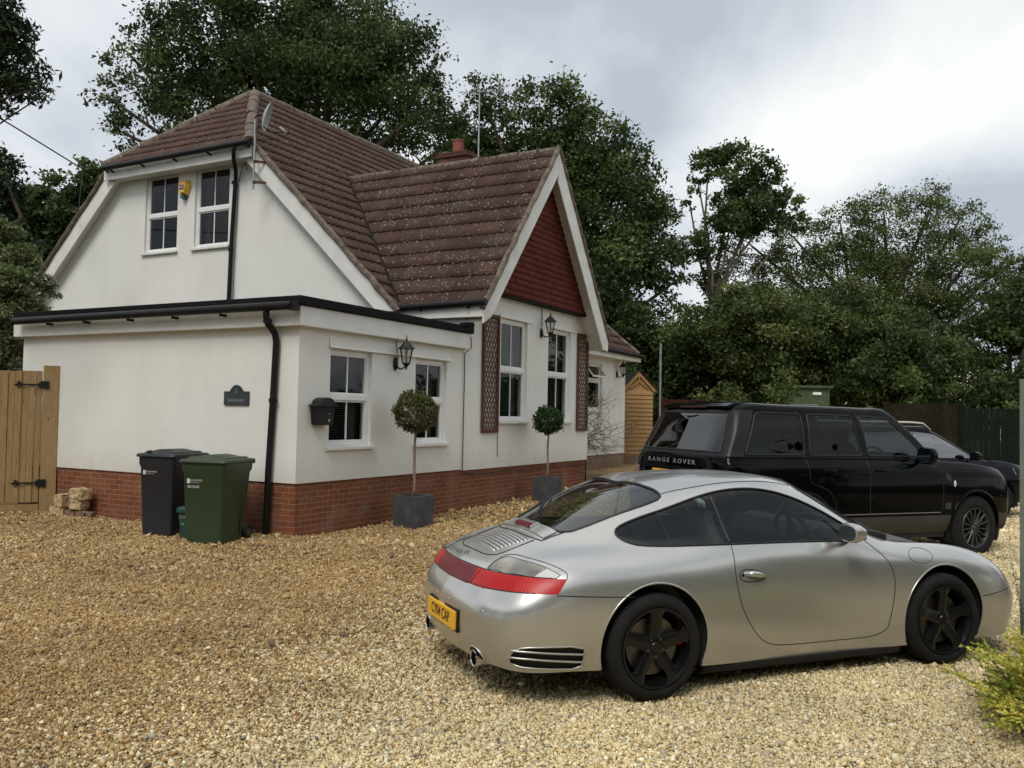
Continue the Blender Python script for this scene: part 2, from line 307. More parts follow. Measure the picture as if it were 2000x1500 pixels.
def stone_mesh():
    th_half = math.tan(R(33)); out = []
    def band(d0, d1, dens):
        A = th_half*(d1*d1-d0*d0); n = int(A*dens); d = np.sqrt(rng.random(n)*(d1*d1-d0*d0)+d0*d0); x = (rng.random(n)*2-1)*d*th_half; return x, d
    for d0, d1, dens, sz in ((3.6, 6.0, 7600, .0079), (6.0, 9.0, 5400, .0094), (9.0, 13.5, 2500, .0128), (13.5, 24, 560, .020)):
        x, y = band(d0, d1, dens)
        k = np.ones(len(x), bool)
        U = (x-HOx)*math.cos(HA)+(y-HOy)*math.sin(HA); V = -(x-HOx)*math.sin(HA)+(y-HOy)*math.cos(HA)
        k &= ~((U > .03) & (V > .03)); x, y = x[k], y[k]; n = len(x)
        V0 = np.array([[1,0,0],[0,1,0],[-1,0,0],[0,-1,0],[0,0,1],[0,0,-1]], float)
        P = np.repeat(V0[None], n, 0)*(1+(rng.random((n, 6, 1))-.5)*.5)+(rng.random((n, 6, 3))-.5)*.45
        s = sz*np.exp(rng.normal(0, .36, n)); asp = np.stack([1.0+rng.random(n)*.5, .8+rng.random(n)*.35, .45+rng.random(n)*.35], 1)
        P *= (asp*s[:, None])[:, None]
        q = rng.normal(size=(n, 4)); q[:, 1:3] *= .45; q /= np.linalg.norm(q, axis=1)[:, None]; w, a, b, c = q.T
        Rm = np.stack([1-2*(b*b+c*c), 2*(a*b-w*c), 2*(a*c+w*b), 2*(a*b+w*c), 1-2*(a*a+c*c), 2*(b*c-w*a), 2*(a*c-w*b), 2*(b*c+w*a), 1-2*(a*a+b*b)], -1).reshape(n, 3, 3)
        P = np.einsum('nij,nkj->nki', Rm, P); P[..., 0] += x[:, None]; P[..., 1] += y[:, None]; P[..., 2] += (gz(x, y)+s*.25+rng.random(n)*s*.55)[:, None]
        c = cream(x, y, (vnoise(x, y, .8, 3)-.5)*1.2+(rng.random(n)-.5)*1.1); isc = rng.random(n) < c
        cc = CRM[rng.choice(8, n, p=CP)]; bb = BR[rng.choice(8, n, p=BP)]; C = np.where(isc[:, None], cc, bb)*(.80+rng.random((n, 1))*.36)
        m = .80+.22*vnoise(x, y, 1.7, 9)[:, None]+.20*vnoise(x*.6+y*.5, y*.9-x*.3, 1.1, 19)[:, None]; C = C*m
        out.append((P.reshape(-1, 3), np.repeat(C, 6, 0)))
    F0 = np.array([[0,1,4],[1,2,4],[2,3,4],[3,0,4],[1,0,5],[2,1,5],[3,2,5],[0,3,5]])
    V = np.concatenate([o[0] for o in out]); C = np.concatenate([o[1] for o in out]); n = len(V)//6
    F = (F0[None]+6*np.arange(n)[:, None, None]).reshape(-1, 3)
    t = NT('gravel_stone'); t.set(.85, spec=.25); at = t.n('ShaderNodeAttribute', attribute_name='Col').outputs[0]
    t.base(t.mix(1.0, at, t.ramp(t.noise(160, 3), [(.3, (.75,.75,.75)), (.7, (1.1,1.1,1.1))]), 'MULTIPLY'))
    return npmesh('gravel', V, F, t.m, C)
HOx, HOy, HA = -2.844, 11.707, math.radians(90-28.517)
if not globals().get('NO_STONES'): tag(link('gravel', stone_mesh()), kind='stuff', label='loose mixed gravel chippings covering the drive, brown by the house and cream by the silver car', cat='gravel')
# ------------------------------------------------------------------ house (local frame: x = along the front, y = towards the back on the left side)
house = empty('house', (HOx, HOy, 0), HA)
tag(house, 'white rendered bungalow with brown tiled roofs, red tile hung gable and flat roofed corner', 'house')
def holed(mb, o, ax, ay, outer, holes, depth, nrm, mi=0):
    """flat wall with openings (2D polygons / rects in ax,ay) and reveals going back 'depth' along -nrm"""
    o, ax, ay, nrm = Vector(o), Vector(ax), Vector(ay), Vector(nrm)
    bm = bmesh.new(); loops = [outer]+[[(a,c),(b,c),(b,d),(a,d)] for a, b, c, d in holes]
    for lp in loops:
        vs = [bm.verts.new(o+ax*p[0]+ay*p[1]) for p in lp]
        for i in range(len(vs)): bm.edges.new((vs[i], vs[(i+1) % len(vs)]))
    bmesh.ops.triangle_fill(bm, use_beauty=True, use_dissolve=False, edges=bm.edges[:], normal=nrm)
    bm.verts.index_update(); mb.add([v.co.copy() for v in bm.verts], [tuple(v.index for v in f.verts) for f in bm.faces], mi); bm.free()
    for lp in loops[1:]:
        P = [o+ax*p[0]+ay*p[1] for p in lp]; Q = [p-nrm*depth for p in P]; n = len(P)
        mb.add(P+Q, [(i, (i+1) % n, (i+1) % n+n, i+n) for i in range(n)], mi)
UX, VX, ZX = Vector((1,0,0)), Vector((0,1,0)), Vector((0,0,1))
PZ = .72; VL = 5.94
wins_front = [(.62,1.56,1.2,2.56), (2.69,3.61,1.2,2.56)]
wins_bay = [(5.45,6.52,1.57,3.5), (7.46,8.58,1.57,3.5)]
wins_up = [(5.70,6.71,5.07,6.77), (7.23,8.25,5.07,6.77)]
win_wing = [(12.6,14.2,1.85,3.15)]
# walls: one mesh per face of the building that reads as one surface
w = MB(); holed(w, (0,-.02,0), UX, ZX, [(-.02,PZ),(4.14,PZ),(4.14,3.1),(-.02,3.1)], wins_front, .2, -VX)
w.add([(-.02,-.02,PZ),(-.02,VL,PZ),(-.02,VL,3.1),(-.02,-.02,3.1)], [(0,1,2,3)]); w.add([(-.02,VL,0),(-.02,VL,3.1),(4.1,VL,3.1),(4.1,VL,0)], [(0,1,2,3)])
w.add([(-.02,-.02,PZ),(4.14,-.02,PZ),(4.14,.03,PZ),(.03,.03,PZ),(.03,VL,PZ),(-.02,VL,PZ)], [(0,1,2,3),(0,3,4,5)])
w.build('wall', MT['render'], house)['label'] = 'white rendered wall of the low front corner room'
w = MB(); holed(w, (0,-.025,0), UX, ZX, [(4.14,.70),(9.55,.70),(9.55,3.7),(9.25,3.98),(4.5,3.98),(4.14,3.7)], wins_bay, .2, -VX)
w.add([(4.14,-.025,.7),(4.14,1.6,.7),(4.14,1.6,3.7),(4.14,-.025,3.7)], [(0,1,2,3)]); w.add([(9.55,-.025,.70),(9.55,1.6,.70),(9.55,1.6,3.6),(9.55,-.025,3.6)], [(0,1,2,3)])
w.add([(4.14,-.025,.7),(9.55,-.025,.7),(9.55,.03,.7),(4.14,.03,.7)], [(0,1,2,3)])
w.build('wall', MT['render'], house)['label'] = 'white rendered wall of the front gable'
w = MB(); holed(w, (4.1,0,0), VX, ZX, [(1.6,0),(12.4,0),(12.4,3.75),(9.1,6.92),(4.9,6.92),(1.6,3.75)], wins_up, .2, -UX)
w.build('wall', MT['render'], house)['label'] = 'white rendered upper gable wall with two windows'
w = MB(); holed(w, (0,1.58,0), UX, ZX, [(9.5,.6),(16.0,.6),(16.0,3.5),(9.5,3.5)], win_wing, .2, -VX)
w.add([(16,1.58,.6),(16,12.4,.6),(16,12.4,3.5),(16,1.58,3.5)], [(0,1,2,3)]); w2 = MB(); w2.add([(4.1,12.4,0),(16,12.4,0),(16,12.4,3.7),(4.1,12.4,3.7)], [(0,1,2,3)])
w.build('wall', MT['render'], house)['label'] = 'white rendered wall at the far end of the house'; w2.build('wall', MT['render'], house)
# plinths
p = MB(); p.box(.0, 4.14, .0, .15, -.1, PZ-.002); p.box(0, .15, .15, VL, -.1, PZ-.002); p.build('plinth', MT['brick'], house)
p = MB(); p.box(4.142, 9.53, .012, .16, -.1, .695); p.box(9.38, 9.53, .16, 1.6, -.1, .695); p.build('plinth', MT['brick'], house)
p = MB(); p.box(9.53, 16.0, 1.6, 1.75, -.1, .598); p.box(15.85, 16.0, 1.75, 12.4, -.1, .598); p.build('plinth', MT['brick_old'], house)['label'] = 'pale worn brick base at the far end of the house'
# ---- windows: window > sill, pane, glazing_bar, blind
def window(o, ax, nrm, a, b, c, d, tr, glass, blind=None, rec=.09, sill=True, bars=True, blab=None):
    ax = Vector(ax); nrm = Vector(nrm); o = Vector(o)-nrm*rec
    def P(x, n, z): return o+ax*x+nrm*n+ZX*z
    def bx(mb, x0, x1, n0, n1, z0, z1):
        q = [P(x,n,z) for z in (z0,z1) for x, n in ((x0,n0),(x1,n0),(x1,n1),(x0,n1))]; mb.add(q, [(0,3,2,1),(4,5,6,7),(0,1,5,4),(1,2,6,5),(2,3,7,6),(3,0,4,7)])
    f = MB(); fw = .055
    bx(f, a+.002, a+fw, -.03, .035, c+.002, d-.002); bx(f, b-fw, b-.002, -.03, .035, c+.002, d-.002); bx(f, a+fw, b-fw, -.03, .035, d-fw, d-.002); bx(f, a+fw, b-fw, -.03, .035, c+.002, c+fw)
    bx(f, a+fw, b-fw, -.03, .045, tr-.04, tr+.04)
    for z0, z1 in ((c+fw, tr-.04), (tr+.04, d-fw)):      # sash frames
        s = .028
        bx(f, a+fw, a+fw+s, -.02, .022, z0, z1); bx(f, b-fw-s, b-fw, -.02, .022, z0, z1); bx(f, a+fw+s, b-fw-s, -.02, .022, z0, z0+s); bx(f, a+fw+s, b-fw-s, -.02, .022, z1-s, z1)
    w = f.build('window', MT['upvc'], house, bevel=.004)
    for z0, z1 in ((c+fw, tr-.04), (tr+.04, d-fw)):
        g = MB(); g.add([P(a+fw+.03,0,z0+.03),P(b-fw-.03,0,z0+.03),P(b-fw-.03,0,z1-.03),P(a+fw+.03,0,z1-.03)], [(0,1,2,3)]); g.build('pane', glass, w)
        if bars: g = MB(); m = (a+b)/2; bx(g, m-.011, m+.011, -.008, .012, z0+.03, z1-.03); g.build('glazing_bar', MT['upvc'], w)
    if blind:
        g = MB(); z = c+.08
        while z < d-.05:
            q = [P(a+.07,-.12,z),P(b-.07,-.12,z),P(b-.07,-.095,z+.014),P(a+.07,-.095,z+.014)]; g.add(q, [(0,1,2,3)]); z += .034
        g.build('blind', blind, w, fixn=False)
        g = MB(); bx(g, b-.2, b-.06, -.2, -.17, c, d); g.build('curtain', MT['curtain'], w)
    g = MB(); bx(g, a-.3, b+.3, -1.3, -1.2, c-.3, d+.2); bx(g, a-.32, a-.3, -1.2, -.12, c-.3, d+.2); bx(g, b+.3, b+.32, -1.2, -.12, c-.3, d+.2); g.build('dark_backing', MT['dark'], w)  # near-black backing behind the glass: the unlit room's darkness is put into its colour
    if sill:
        g = MB(); bx(g, a-.05, b+.05, .0, rec+.06, c-.055, c-.003); g.build('sill', MT['white'], w, bevel=.008)
    return w
for q in wins_front: window((0,-.02,0), UX, -VX, *q, 1.89, MT['glass'], MT['blind'])
for q in wins_bay: window((0,-.025,0), UX, -VX, *q, 2.545, MT['glass'], MT['blind'])
for i, q in enumerate(wins_up): window((4.1,0,0), VX, -UX, *q, 5.88, MT['glass_up'], MT['blind2'] if i == 0 else None)
ww = window((0,1.58,0), UX, -VX, *win_wing[0], 2.68, MT['glass'], None, bars=False, sill=True)
v = MB(); v.T = Matrix.Translation((13.05,1.62,3.08)) @ Matrix.Rotation(R(-38), 4, 'X')
for b_ in ((0,1.0,-.03,0,-.04,0),(0,1.0,-.03,0,-.42,-.37),(0,.045,-.03,0,-.37,-.04),(.955,1.0,-.03,0,-.37,-.04)): v.box(*b_)
v.build('open_vent', MT['upvc'], ww, bevel=.004)
v = MB(); v.T = Matrix.Translation((13.05,1.605,3.08)) @ Matrix.Rotation(R(-38), 4, 'X'); v.add([(.04,-.015,-.38),(.96,-.015,-.38),(.96,-.015,-.03),(.04,-.015,-.03)], [(0,1,2,3)]); v.build('pane', MT['glass'], ww)
g = MB(); g.box(13.3,13.36,1.64,1.70,1.9,2.64); g.build('mullion', MT['upvc'], ww)
# drip moulds over the openings
g = MB(); g.prism([(0,0),(-.045,0),(-.03,.03),(0,.16)], 3.13, o=(.58,-.021,2.575), ax=(VX,ZX), ext=UX); g.build('drip_mould', MT['render'], house)
for a, b in ((5.36,6.72),(7.32,8.78)):
    g = MB(); g.prism([(0,0),(-.03,0),(-.02,.02),(0,.08)], b-a, o=(a,-.026,3.51), ax=(VX,ZX), ext=UX); g.build('drip_mould', MT['render'], house)
# ---- flat roof of the front corner
g = MB(); g.box(-.14, 4.16, -.14, -.021, 2.81, 3.075); g.box(-.14, -.021, -.02, VL+.1, 2.81, 3.075); g.box(-.021, 4.1, VL+.001, VL+.1, 2.81, 3.075); g.build('fascia', MT['white'], house, bevel=.01)
g = MB(); g.box(-.20, 4.2, -.19, 0, 3.078, 3.20); g.box(-.20, 0, 0, VL+.02, 3.078, 3.20); g.box(0, 4.1, 0, VL+.16, 3.10, 3.17); g.box(0,4.1,VL+.08,VL+.16,3.172,3.2); g.tube([(3.8,-.17,3.19),(4.0,-.16,3.22),(4.22,-.14,3.24)], .05, 8); g.build('flat_roof', MT['felt'], house, bevel=.015)
def gutter(mb, a, b, r=.058):
    mb.tube([a, b], r, 12); d = (Vector(b)-Vector(a)).normalized()
g = MB(); gutter(g, (-.265,-.10,3.06), (-.265,VL-.12,3.05)); g.box(-.3,-.2,-.17,-.08,2.99,3.12)
for V in (1.2,2.15,3.1,4.1,5.0): g.box(-.25,-.14,V,V+.03,2.965,3.0)
g.build('gutter', MT['black'], house, smooth=40)
def downpipe(pts, r=.04, clips=(), cd=(0,1,0)):
    m = MB(); m.tube(pts, r, 12); 
    for c in clips: m.tube([Vector(c)-ZX*.03, Vector(c)+ZX*.03], r+.008, 12); m.bar(Vector(c)-Vector(cd)*.075, Vector(c)+Vector(cd)*.075, .012, .03)
    return m.build('downpipe', MT['black'], house, smooth=40)
downpipe([(-.25,.36,3.03),(-.25,.36,2.92),(-.22,.355,2.84),(-.10,.34,2.72),(-.08,.33,2.60),(-.08,.36,1.8),(-.085,.40,.9),(-.09,.42,.0)], .045, [(-.08,.36,1.82),(-.225,.357,2.87)])
# ---- tiled slopes
def tile_slope(name, mat, P0, sd, td, smin, smax, T, course=.345, pitch=.165, amp=.014, step=.028, seed=0, mi_par=house, flat=False):
    """P0 + sd*s + td*t, s from smin(t) to smax(t); every course steps out at its foot and waves across"""
    P0, sd, td = Vector(P0), Vector(sd).normalized(), Vector(td).normalized(); nn = sd.cross(td).normalized()
    if nn.z < 0 and not flat: nn = -nn
    r = np.random.default_rng(seed); V = []; F = []; C = []; k = 0; t = 0
    ds = pitch/6 if not flat else pitch
    sdn, tdn, nnn, p0 = map(np.array, (sd, td, nn, P0))
    while t < T-1e-6:
        t1 = min(t+course, T); a = min(smin(t), smin(t1)); b = max(smax(t), smax(t1)); n = max(2, int((b-a)/ds)+2)
        s = a+np.arange(n)*ds; jit = r.normal(0, .003, n)[:, None]; ti = np.floor(s/(pitch*2)).astype(int); shade = .78+.44*np.random.default_rng(k+seed*99).random(ti.max()-ti.min()+1)[ti-ti.min()]
        ph = (s/pitch) % 1; wv = amp*np.where(ph < .5, np.sin(ph*2*np.pi), np.abs(np.sin(ph*2*np.pi))*-.35) if not flat else np.zeros(n)
        rows = [(t, step*0.05), (t+.002, step), (t+(t1-t)*.5, step*.55), (t1, step*.08)]; b0 = len(V)//1
        for tt, h in rows:
            sc = np.clip(s, smin(tt), smax(tt)); q = p0+sdn*sc[:, None]+tdn*tt+nnn*(h+wv*(1 if h > step*.06 else .8)+.02+jit[:, 0])[:, None]
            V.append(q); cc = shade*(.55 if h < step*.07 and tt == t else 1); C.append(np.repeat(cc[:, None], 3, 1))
        for j in range(3):
            i = np.arange(n-1); base = (k*4+j)
            F.append((base, n, j))
        t = t1; k += 1
    # index
    off = np.cumsum([0]+[len(v) for v in V]); FF = []
    for q in range(0, len(V), 4):
        for j in range(3):
            n = len(V[q]); i = np.arange(n-1); FF.append(np.stack([off[q+j]+i, off[q+j]+i+1, off[q+j+1]+i+1, off[q+j+1]+i], 1))
    me = npmesh(name, np.concatenate(V), np.concatenate(FF), mat, np.concatenate(C)); o = link(name, me, mi_par); return o
ms = math.sqrt(1+.96**2); ZE, VE = 3.55, 1.25
zt = lambda t: ZE+t*.96/ms
def smax_main(t): return 16.3-(zt(t)-ZE)/5.52*3.6
def smin_main(t): z = zt(t); return 3.85 if z < 7.0 else 3.85+(z-7.0)/2.07*2.15
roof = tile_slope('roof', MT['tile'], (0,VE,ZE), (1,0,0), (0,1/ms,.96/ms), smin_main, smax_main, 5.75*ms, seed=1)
roof['label'] = 'main brown tiled roof slope'
hs_ = math.sqrt(2.3**2+2.07**2)
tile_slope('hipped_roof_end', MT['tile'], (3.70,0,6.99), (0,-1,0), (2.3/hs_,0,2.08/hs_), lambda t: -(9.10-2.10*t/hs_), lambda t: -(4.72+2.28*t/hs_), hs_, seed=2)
g = MB(); g.add([(3.85,12.75,3.55),(3.85,9.16,7.0),(6.0,7,9.07),(12.7,7,9.07),(16.3,12.75,3.55)], [(0,1,2,3,4)]); g.add([(16.3,12.75,3.55),(12.7,7,9.07),(16.3,1.25,3.55)], [(0,1,2)]); g.build('rear_roof', MT['tile'], house)
by = math.sqrt(1+1.23**2)      # bay roof, left slope: foot (4.05, 3.62) up to the ridge (6.90, 7.10)
TB = (6.90-4.03)*by
def vv(t): z = 3.58+t*1.23/by; return 1.25+(z-3.55)/.96+.12
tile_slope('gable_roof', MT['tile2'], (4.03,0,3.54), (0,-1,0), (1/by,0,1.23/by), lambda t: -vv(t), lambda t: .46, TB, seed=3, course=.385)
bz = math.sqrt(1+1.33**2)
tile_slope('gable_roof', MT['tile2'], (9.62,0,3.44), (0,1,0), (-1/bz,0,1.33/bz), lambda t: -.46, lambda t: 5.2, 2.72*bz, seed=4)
# ridges: rounded tiles in mortar
def ridge(pts, r=.12, seg=.42, mat=None):
    m = MB(); a = Vector(pts[0]); b = Vector(pts[1]); n = max(1, int((b-a).length/seg)); rr = np.random.default_rng(5)
    for i in range(n):
        p = a.lerp(b, i/n); q = a.lerp(b, (i+.96)/n); j = Vector(rr.normal(0, .008, 3)); m.tube([p+j, q+j], [r*1.03, r*.95], 10)
    return m.build('ridge', mat or MT['ridge'], house, smooth=60)
ridge(((5.95,7,9.03),(12.7,7,9.03))); ridge(((3.72,4.80,6.98),(5.98,6.98,9.04)), .125); ridge(((3.72,9.2,6.98),(5.98,7.02,9.04)), .125)
ridge(((6.90,-.45,6.99),(6.90,5.0,6.99)), .10); ridge(((16.25,1.3,3.57),(12.7,7,9.03)), .1)
g = MB(); g.bar((4.03,1.38,3.70),(6.86,4.96,7.13),.13,.03,up=(-.55,-.55,.62)); g.build('valley', MT['felt'], house)
# verges: mortar and barge boards
def barge(a, b, h, th, off=(0,0,-1), name='barge_board', soff=None):
    m = MB(); m.bar(a, b, th, h, up=off); return m.build(name, MT['white'], house)
def board(pts2, plane, val, th, name='barge_board', mat=None):      # polygon board in a vertical plane
    m = MB()
    if plane == 'U': m.prism(pts2, th, o=(val,0,0), ax=(VX,ZX), ext=UX)
    else: m.prism(pts2, th, o=(0,val,0), ax=(UX,ZX), ext=VX)
    return m.build(name, mat or MT['white'], house, bevel=.006)
# main gable, plane U=3.85: right, hip eave and left boards with their soffits
zr = lambda V: 3.55+.96*(V-1.25)-.03
zl = lambda V: 3.55+.96*(12.75-V)-.03
board([(1.22,zr(1.22)),(4.82,zr(4.82)),(5.02,zr(5.02)-.47),(1.70,zr(1.70)-.43),(1.22,zr(1.22)-.0)], 'U', 3.86, .03)
board([(12.78,zl(12.78)),(9.18,zl(9.18)),(8.98,zl(8.98)-.47),(12.3,zl(12.3)-.43)], 'U', 3.86, .03)
g = MB(); g.bar((3.775,4.78,6.84),(3.775,9.22,6.84),.03,.26,up=ZX); g.build('fascia', MT['white'], house)
g = MB()
g.add([(3.86,1.5,zr(1.5)-.32),(3.86,5.0,zr(5.0)-.32),(4.11,5.0,zr(5.0)-.32),(4.11,1.5,zr(1.5)-.32)], [(0,1,2,3)])
g.add([(3.86,12.5,zl(12.5)-.32),(3.86,9.0,zl(9.0)-.32),(4.11,9.0,zl(9.0)-.32),(4.11,12.5,zl(12.5)-.32)], [(0,1,2,3)])
g.add([(3.79,4.8,6.73),(3.79,9.2,6.73),(4.11,9.2,6.73),(4.11,4.8,6.73)], [(0,1,2,3)]); g.build('soffit', MT['white'], house)
g = MB(); rr = np.random.default_rng(3)
for sgn, zf in ((1, zr), (-1, zl)):
    V0, V1 = (1.2, 4.85) if sgn > 0 else (12.8, 9.15)
    g = MB(); P = [(3.84+rr.normal(0,.006), V0+(V1-V0)*i/24, zf(V0+(V1-V0)*i/24)+.05+rr.normal(0,.008)) for i in range(25)]; g.tube(P, [.05+rr.random()*.018 for _ in P], 7); g.build('verge_mortar', MT['ridge'], house)
g = MB(); gutter(g, (3.64,4.7,6.965), (3.64,9.12,6.94), .06)
for V in (5.9,6.9,7.9,8.9): g.bar((3.64,V,6.9),(3.77,V,6.86),.02,.04)
g.build('gutter', MT['black'], house, smooth=40)
downpipe([(3.64,5.14,6.95),(3.64,5.14,6.82),(3.72,5.22,6.70),(3.98,5.42,6.54),(4.03,5.47,6.40),(4.03,5.54,5.0),(4.03,5.58,3.2)], .042, [(4.03,5.55,4.95),(4.03,5.51,6.32)])
g = MB(); g.tube([(4.06,5.42,6.3),(4.07,5.44,5.6),(4.06,5.47,4.6),(4.07,5.49,3.2)], .008, 5); g.tube([(4.05,5.40,6.32),(4.03,5.30,6.62),(3.98,5.16,6.66),(3.9,5.02,6.5)], .008, 5); g.build('cable', MT['black'], house)
# bay gable boards, plane V=-.45
AP = (6.90, 7.02)
sl, sr = 1.23, 1.33
def bay_board(s, side, x0, w_=.40):
    zt_ = lambda U: AP[1]-s*abs(U-AP[0])
    return [(x0, zt_(x0)), (AP[0], AP[1]), (AP[0], AP[1]-w_*1.25), (x0+side*-.28, zt_(x0+side*-.28)-w_*1.12) , (x0+side*.0, zt_(x0)-.25)]
board(bay_board(sl, -1, 4.03), 'V', -.47, .03); board(bay_board(sr, 1, 9.62, .54), 'V', -.47, .03)
g = MB()
for s, x0 in ((sl, 4.12), (sr, 9.55)):
    za = AP[1]-.32-s*abs(x0-AP[0]); g.add([(x0,-.44,za),(AP[0],-.44,AP[1]-.32),(AP[0],.05,AP[1]-.32),(x0,.05,za)], [(0,1,2,3)])
g.build('soffit', MT['white'], house)
g = MB()
for s, x0 in ((sl, 4.0), (sr, 9.65)):
    g = MB(); P = [(x0+(AP[0]-x0)*i/26, -.46+rr.normal(0,.006), AP[1]-s*abs((x0+(AP[0]-x0)*i/26)-AP[0])+.045+rr.normal(0,.008)) for i in range(27)]; g.tube(P, [.045+rr.random()*.016 for _ in P], 7); g.build('verge_mortar', MT['ridge'], house)
g = MB(); gutter(g, (3.97,-.55,3.60), (3.97,1.75,3.56), .06); g.box(3.93,4.02,-.2,-.17,3.50,3.56); g.box(3.93,4.02,.8,.83,3.50,3.56); g.build('gutter', MT['black'], house, smooth=40)
g = MB(); g.box(4.02,4.05,-.45,1.7,3.36,3.58); g.box(4.05,4.16,-.44,1.7,3.36,3.39); g.build('fascia', MT['white'], house)
# tile hung triangle: lapped courses
g = MB(); z = 3.93; k = 0; T3 = []
cv, cf, cc = [], [], []
while z < 6.75:
    z1 = z+.118; a0 = AP[0]-(AP[1]-.30-z)/sl; b0 = AP[0]+(AP[1]-.30-z)/sr; n = max(1, int((b0-a0)/.165)); r3_ = np.random.default_rng(k)
    off = (k % 2)*.0825; xs = [a0]+[x for x in np.arange(math.floor(a0/.165)*.165+off, b0, .165) if x > a0+.01]+[b0]
    for x0, x1 in zip(xs[:-1], xs[1:]):
        if x1-x0 < .004: continue
        y0 = -.200-r3_.random()*.006; q = len(cv); cv += [(x0+.0015,y0,z),(x1-.0015,y0,z),(x1-.0015,-.172,z1+.02),(x0+.0015,-.172,z1+.02),(x0+.0015,-.16,z),(x1-.0015,-.16,z)]
        cf += [(q,q+1,q+2,q+3),(q,q+4,q+5,q+1)]; c_ = .82+.36*r3_.random(); cc += [(c_,)*3]*6
    z = z1; k += 1
link('tile_hanging', npmesh('tile_hanging', cv, cf, MT['clad'], np.array(cc)), house)
g = MB(); g.box(4.5,9.25,-.19,-.026,3.885,3.928); g.add([(4.45,-.165,3.93),(9.3,-.165,3.93),(AP[0],-.165,6.85)], [(0,1,2)]); g.build('gable_backing', MT['clad'], house)
# far eave
g = MB(); gutter(g, (9.7,1.14,3.53), (16.42,1.14,3.50), .06); g.build('gutter', MT['black'], house, smooth=40)
g = MB(); g.box(9.7,16.3,1.2,1.23,3.33,3.53); g.box(9.7,16.3,1.23,1.6,3.35,3.38); g.build('fascia', MT['white'], house)
downpipe([(9.64,1.2,3.5),(9.62,.25,3.3),(9.61,.1,3.15),(9.61,.06,2.9),(9.61,.05,.1)], .035)
g = MB(); g.tube([(4.17,-.045,3.35),(4.13,-.05,3.1),(4.15,-.16,3.0),(4.16,-.16,2.84),(4.13,-.05,2.74),(4.135,-.045,2.0),(4.13,-.045,.7),(4.3,-.045,.62),(9.4,-.04,.60)], .009, 5)
g.tube([(7.11,-.04,3.9),(7.12,-.045,3.5)], .008, 5); g.tube([(2.13,-.04,2.8),(2.15,-.06,2.5)], .007, 5); g.tube([(5.36,-.04,1.35),(5.37,-.04,1.05),(5.34,-.05,.95),(5.4,-.04,.9)], .006, 5); g.build('cable', MT['black'], house)
# chimney
ch = MB(); ch.box(11.0,12.6,4.25,5.2,6.5,8.62); ch.box(10.96,12.64,4.21,5.24,8.62,8.70); ch.box(11.0,12.6,4.25,5.2,8.70,8.77); c0 = ch.build('chimney', m_brick('chimney_brick', (.10,.042,.030), (.075,.034,.027), (.12,.09,.07), .5), house)
ch = MB(); ch.lathe([(.15,8.74),(.15,9.12),(.165,9.13),(.165,9.17),(.13,9.17),(.12,8.9)], 18, c=(11.35,4.75,0)); ch.build('chimney_pot', simple('red_clay', (.22,.06,.04), .8), c0, smooth=40)
ch = MB(); ch.lathe([(.24,8.76),(.17,8.84),(.0,8.86)], 10, c=(11.3,5.05,0)); ch.build('mortar_flaunching', MT['ridge'], c0)
# ------------------------------------------------------------------ things on and around the house
def HW(U, V, z=0): return (HOx+U*math.cos(HA)-V*math.sin(HA), HOy+U*math.sin(HA)+V*math.cos(HA), z)
def hthing(name, U, V, z, label, cat, group=None, rz=0): return tag(empty(name, HW(U, V, z), HA+rz), label, cat, group)
# wall lanterns: wall at y=0, lantern hangs out towards -y
lg = m_glass('lantern_glass', (.85,.85,.82), .08)
def lantern(U, V, z, label):
    t = hthing('wall_lantern', U, V, z, label, 'wall light', 'black coach lanterns on the front walls')
    m = MB(); m.lathe([(.0,-.028),(.035,-.026),(.05,-.012),(.062,-.002)], 16, 'y', sc=(1,1.75)); m.tube([(0,-.02,-.03),(0,-.06,-.07),(0,-.11,-.085),(0,-.17,-.06),(0,-.20,-.02)], [.016,.014,.012,.012,.012], 8); m.build('bracket', MT['iron'], t, smooth=50)
    def hexa(r, z): return [(r*math.cos(R(60*i+30)), -.20+r*math.sin(R(60*i+30)), z) for i in range(6)]
    m = MB(); m.lathe([(.0,-.10),(.012,-.095),(.016,-.08),(.008,-.07),(.02,-.055),(.05,-.015),(.062,.0),(.062,.01)], 6, 'z', c=(0,-.20,0))
    a, b = hexa(.060, .005), hexa(.105, .225)
    for i in range(6): m.bar(a[i], b[i], .010, .010, up=(0,1,.2)); m.bar(b[i], b[(i+1) % 6], .012, .012)
    m.lathe([(.135,.222),(.13,.235),(.095,.262),(.07,.295),(.045,.325),(.022,.34),(.014,.36),(.02,.37),(.010,.385),(.004,.44),(0,.445)], 6, 'z', c=(0,-.20,0)); m.build('lantern_frame', MT['iron'], t)
    m = MB(); ai, bi = hexa(.058, .01), hexa(.101, .222); m.add(ai+bi, [(i,(i+1) % 6,(i+1) % 6+6,i+6) for i in range(6)]); m.build('lantern_glass', lg, t)
    m = MB(); m.lathe([(.012,.01),(.012,.07),(.02,.08),(.028,.12),(.02,.16),(0,.17)], 10, c=(0,-.20,0)); m.build('bulb', simple('bulb_glass', (.6,.6,.58), .3), t, smooth=True)
lantern(2.13, -.03, 2.44, 'black coach lantern between the two windows of the low flat roofed corner')
lantern(7.11, -.035, 3.36, 'black coach lantern between the two tall gable windows, below the red tiles')
lantern(15.3, 1.57, 2.92, 'black coach lantern at the far end wall beside the wooden shed')
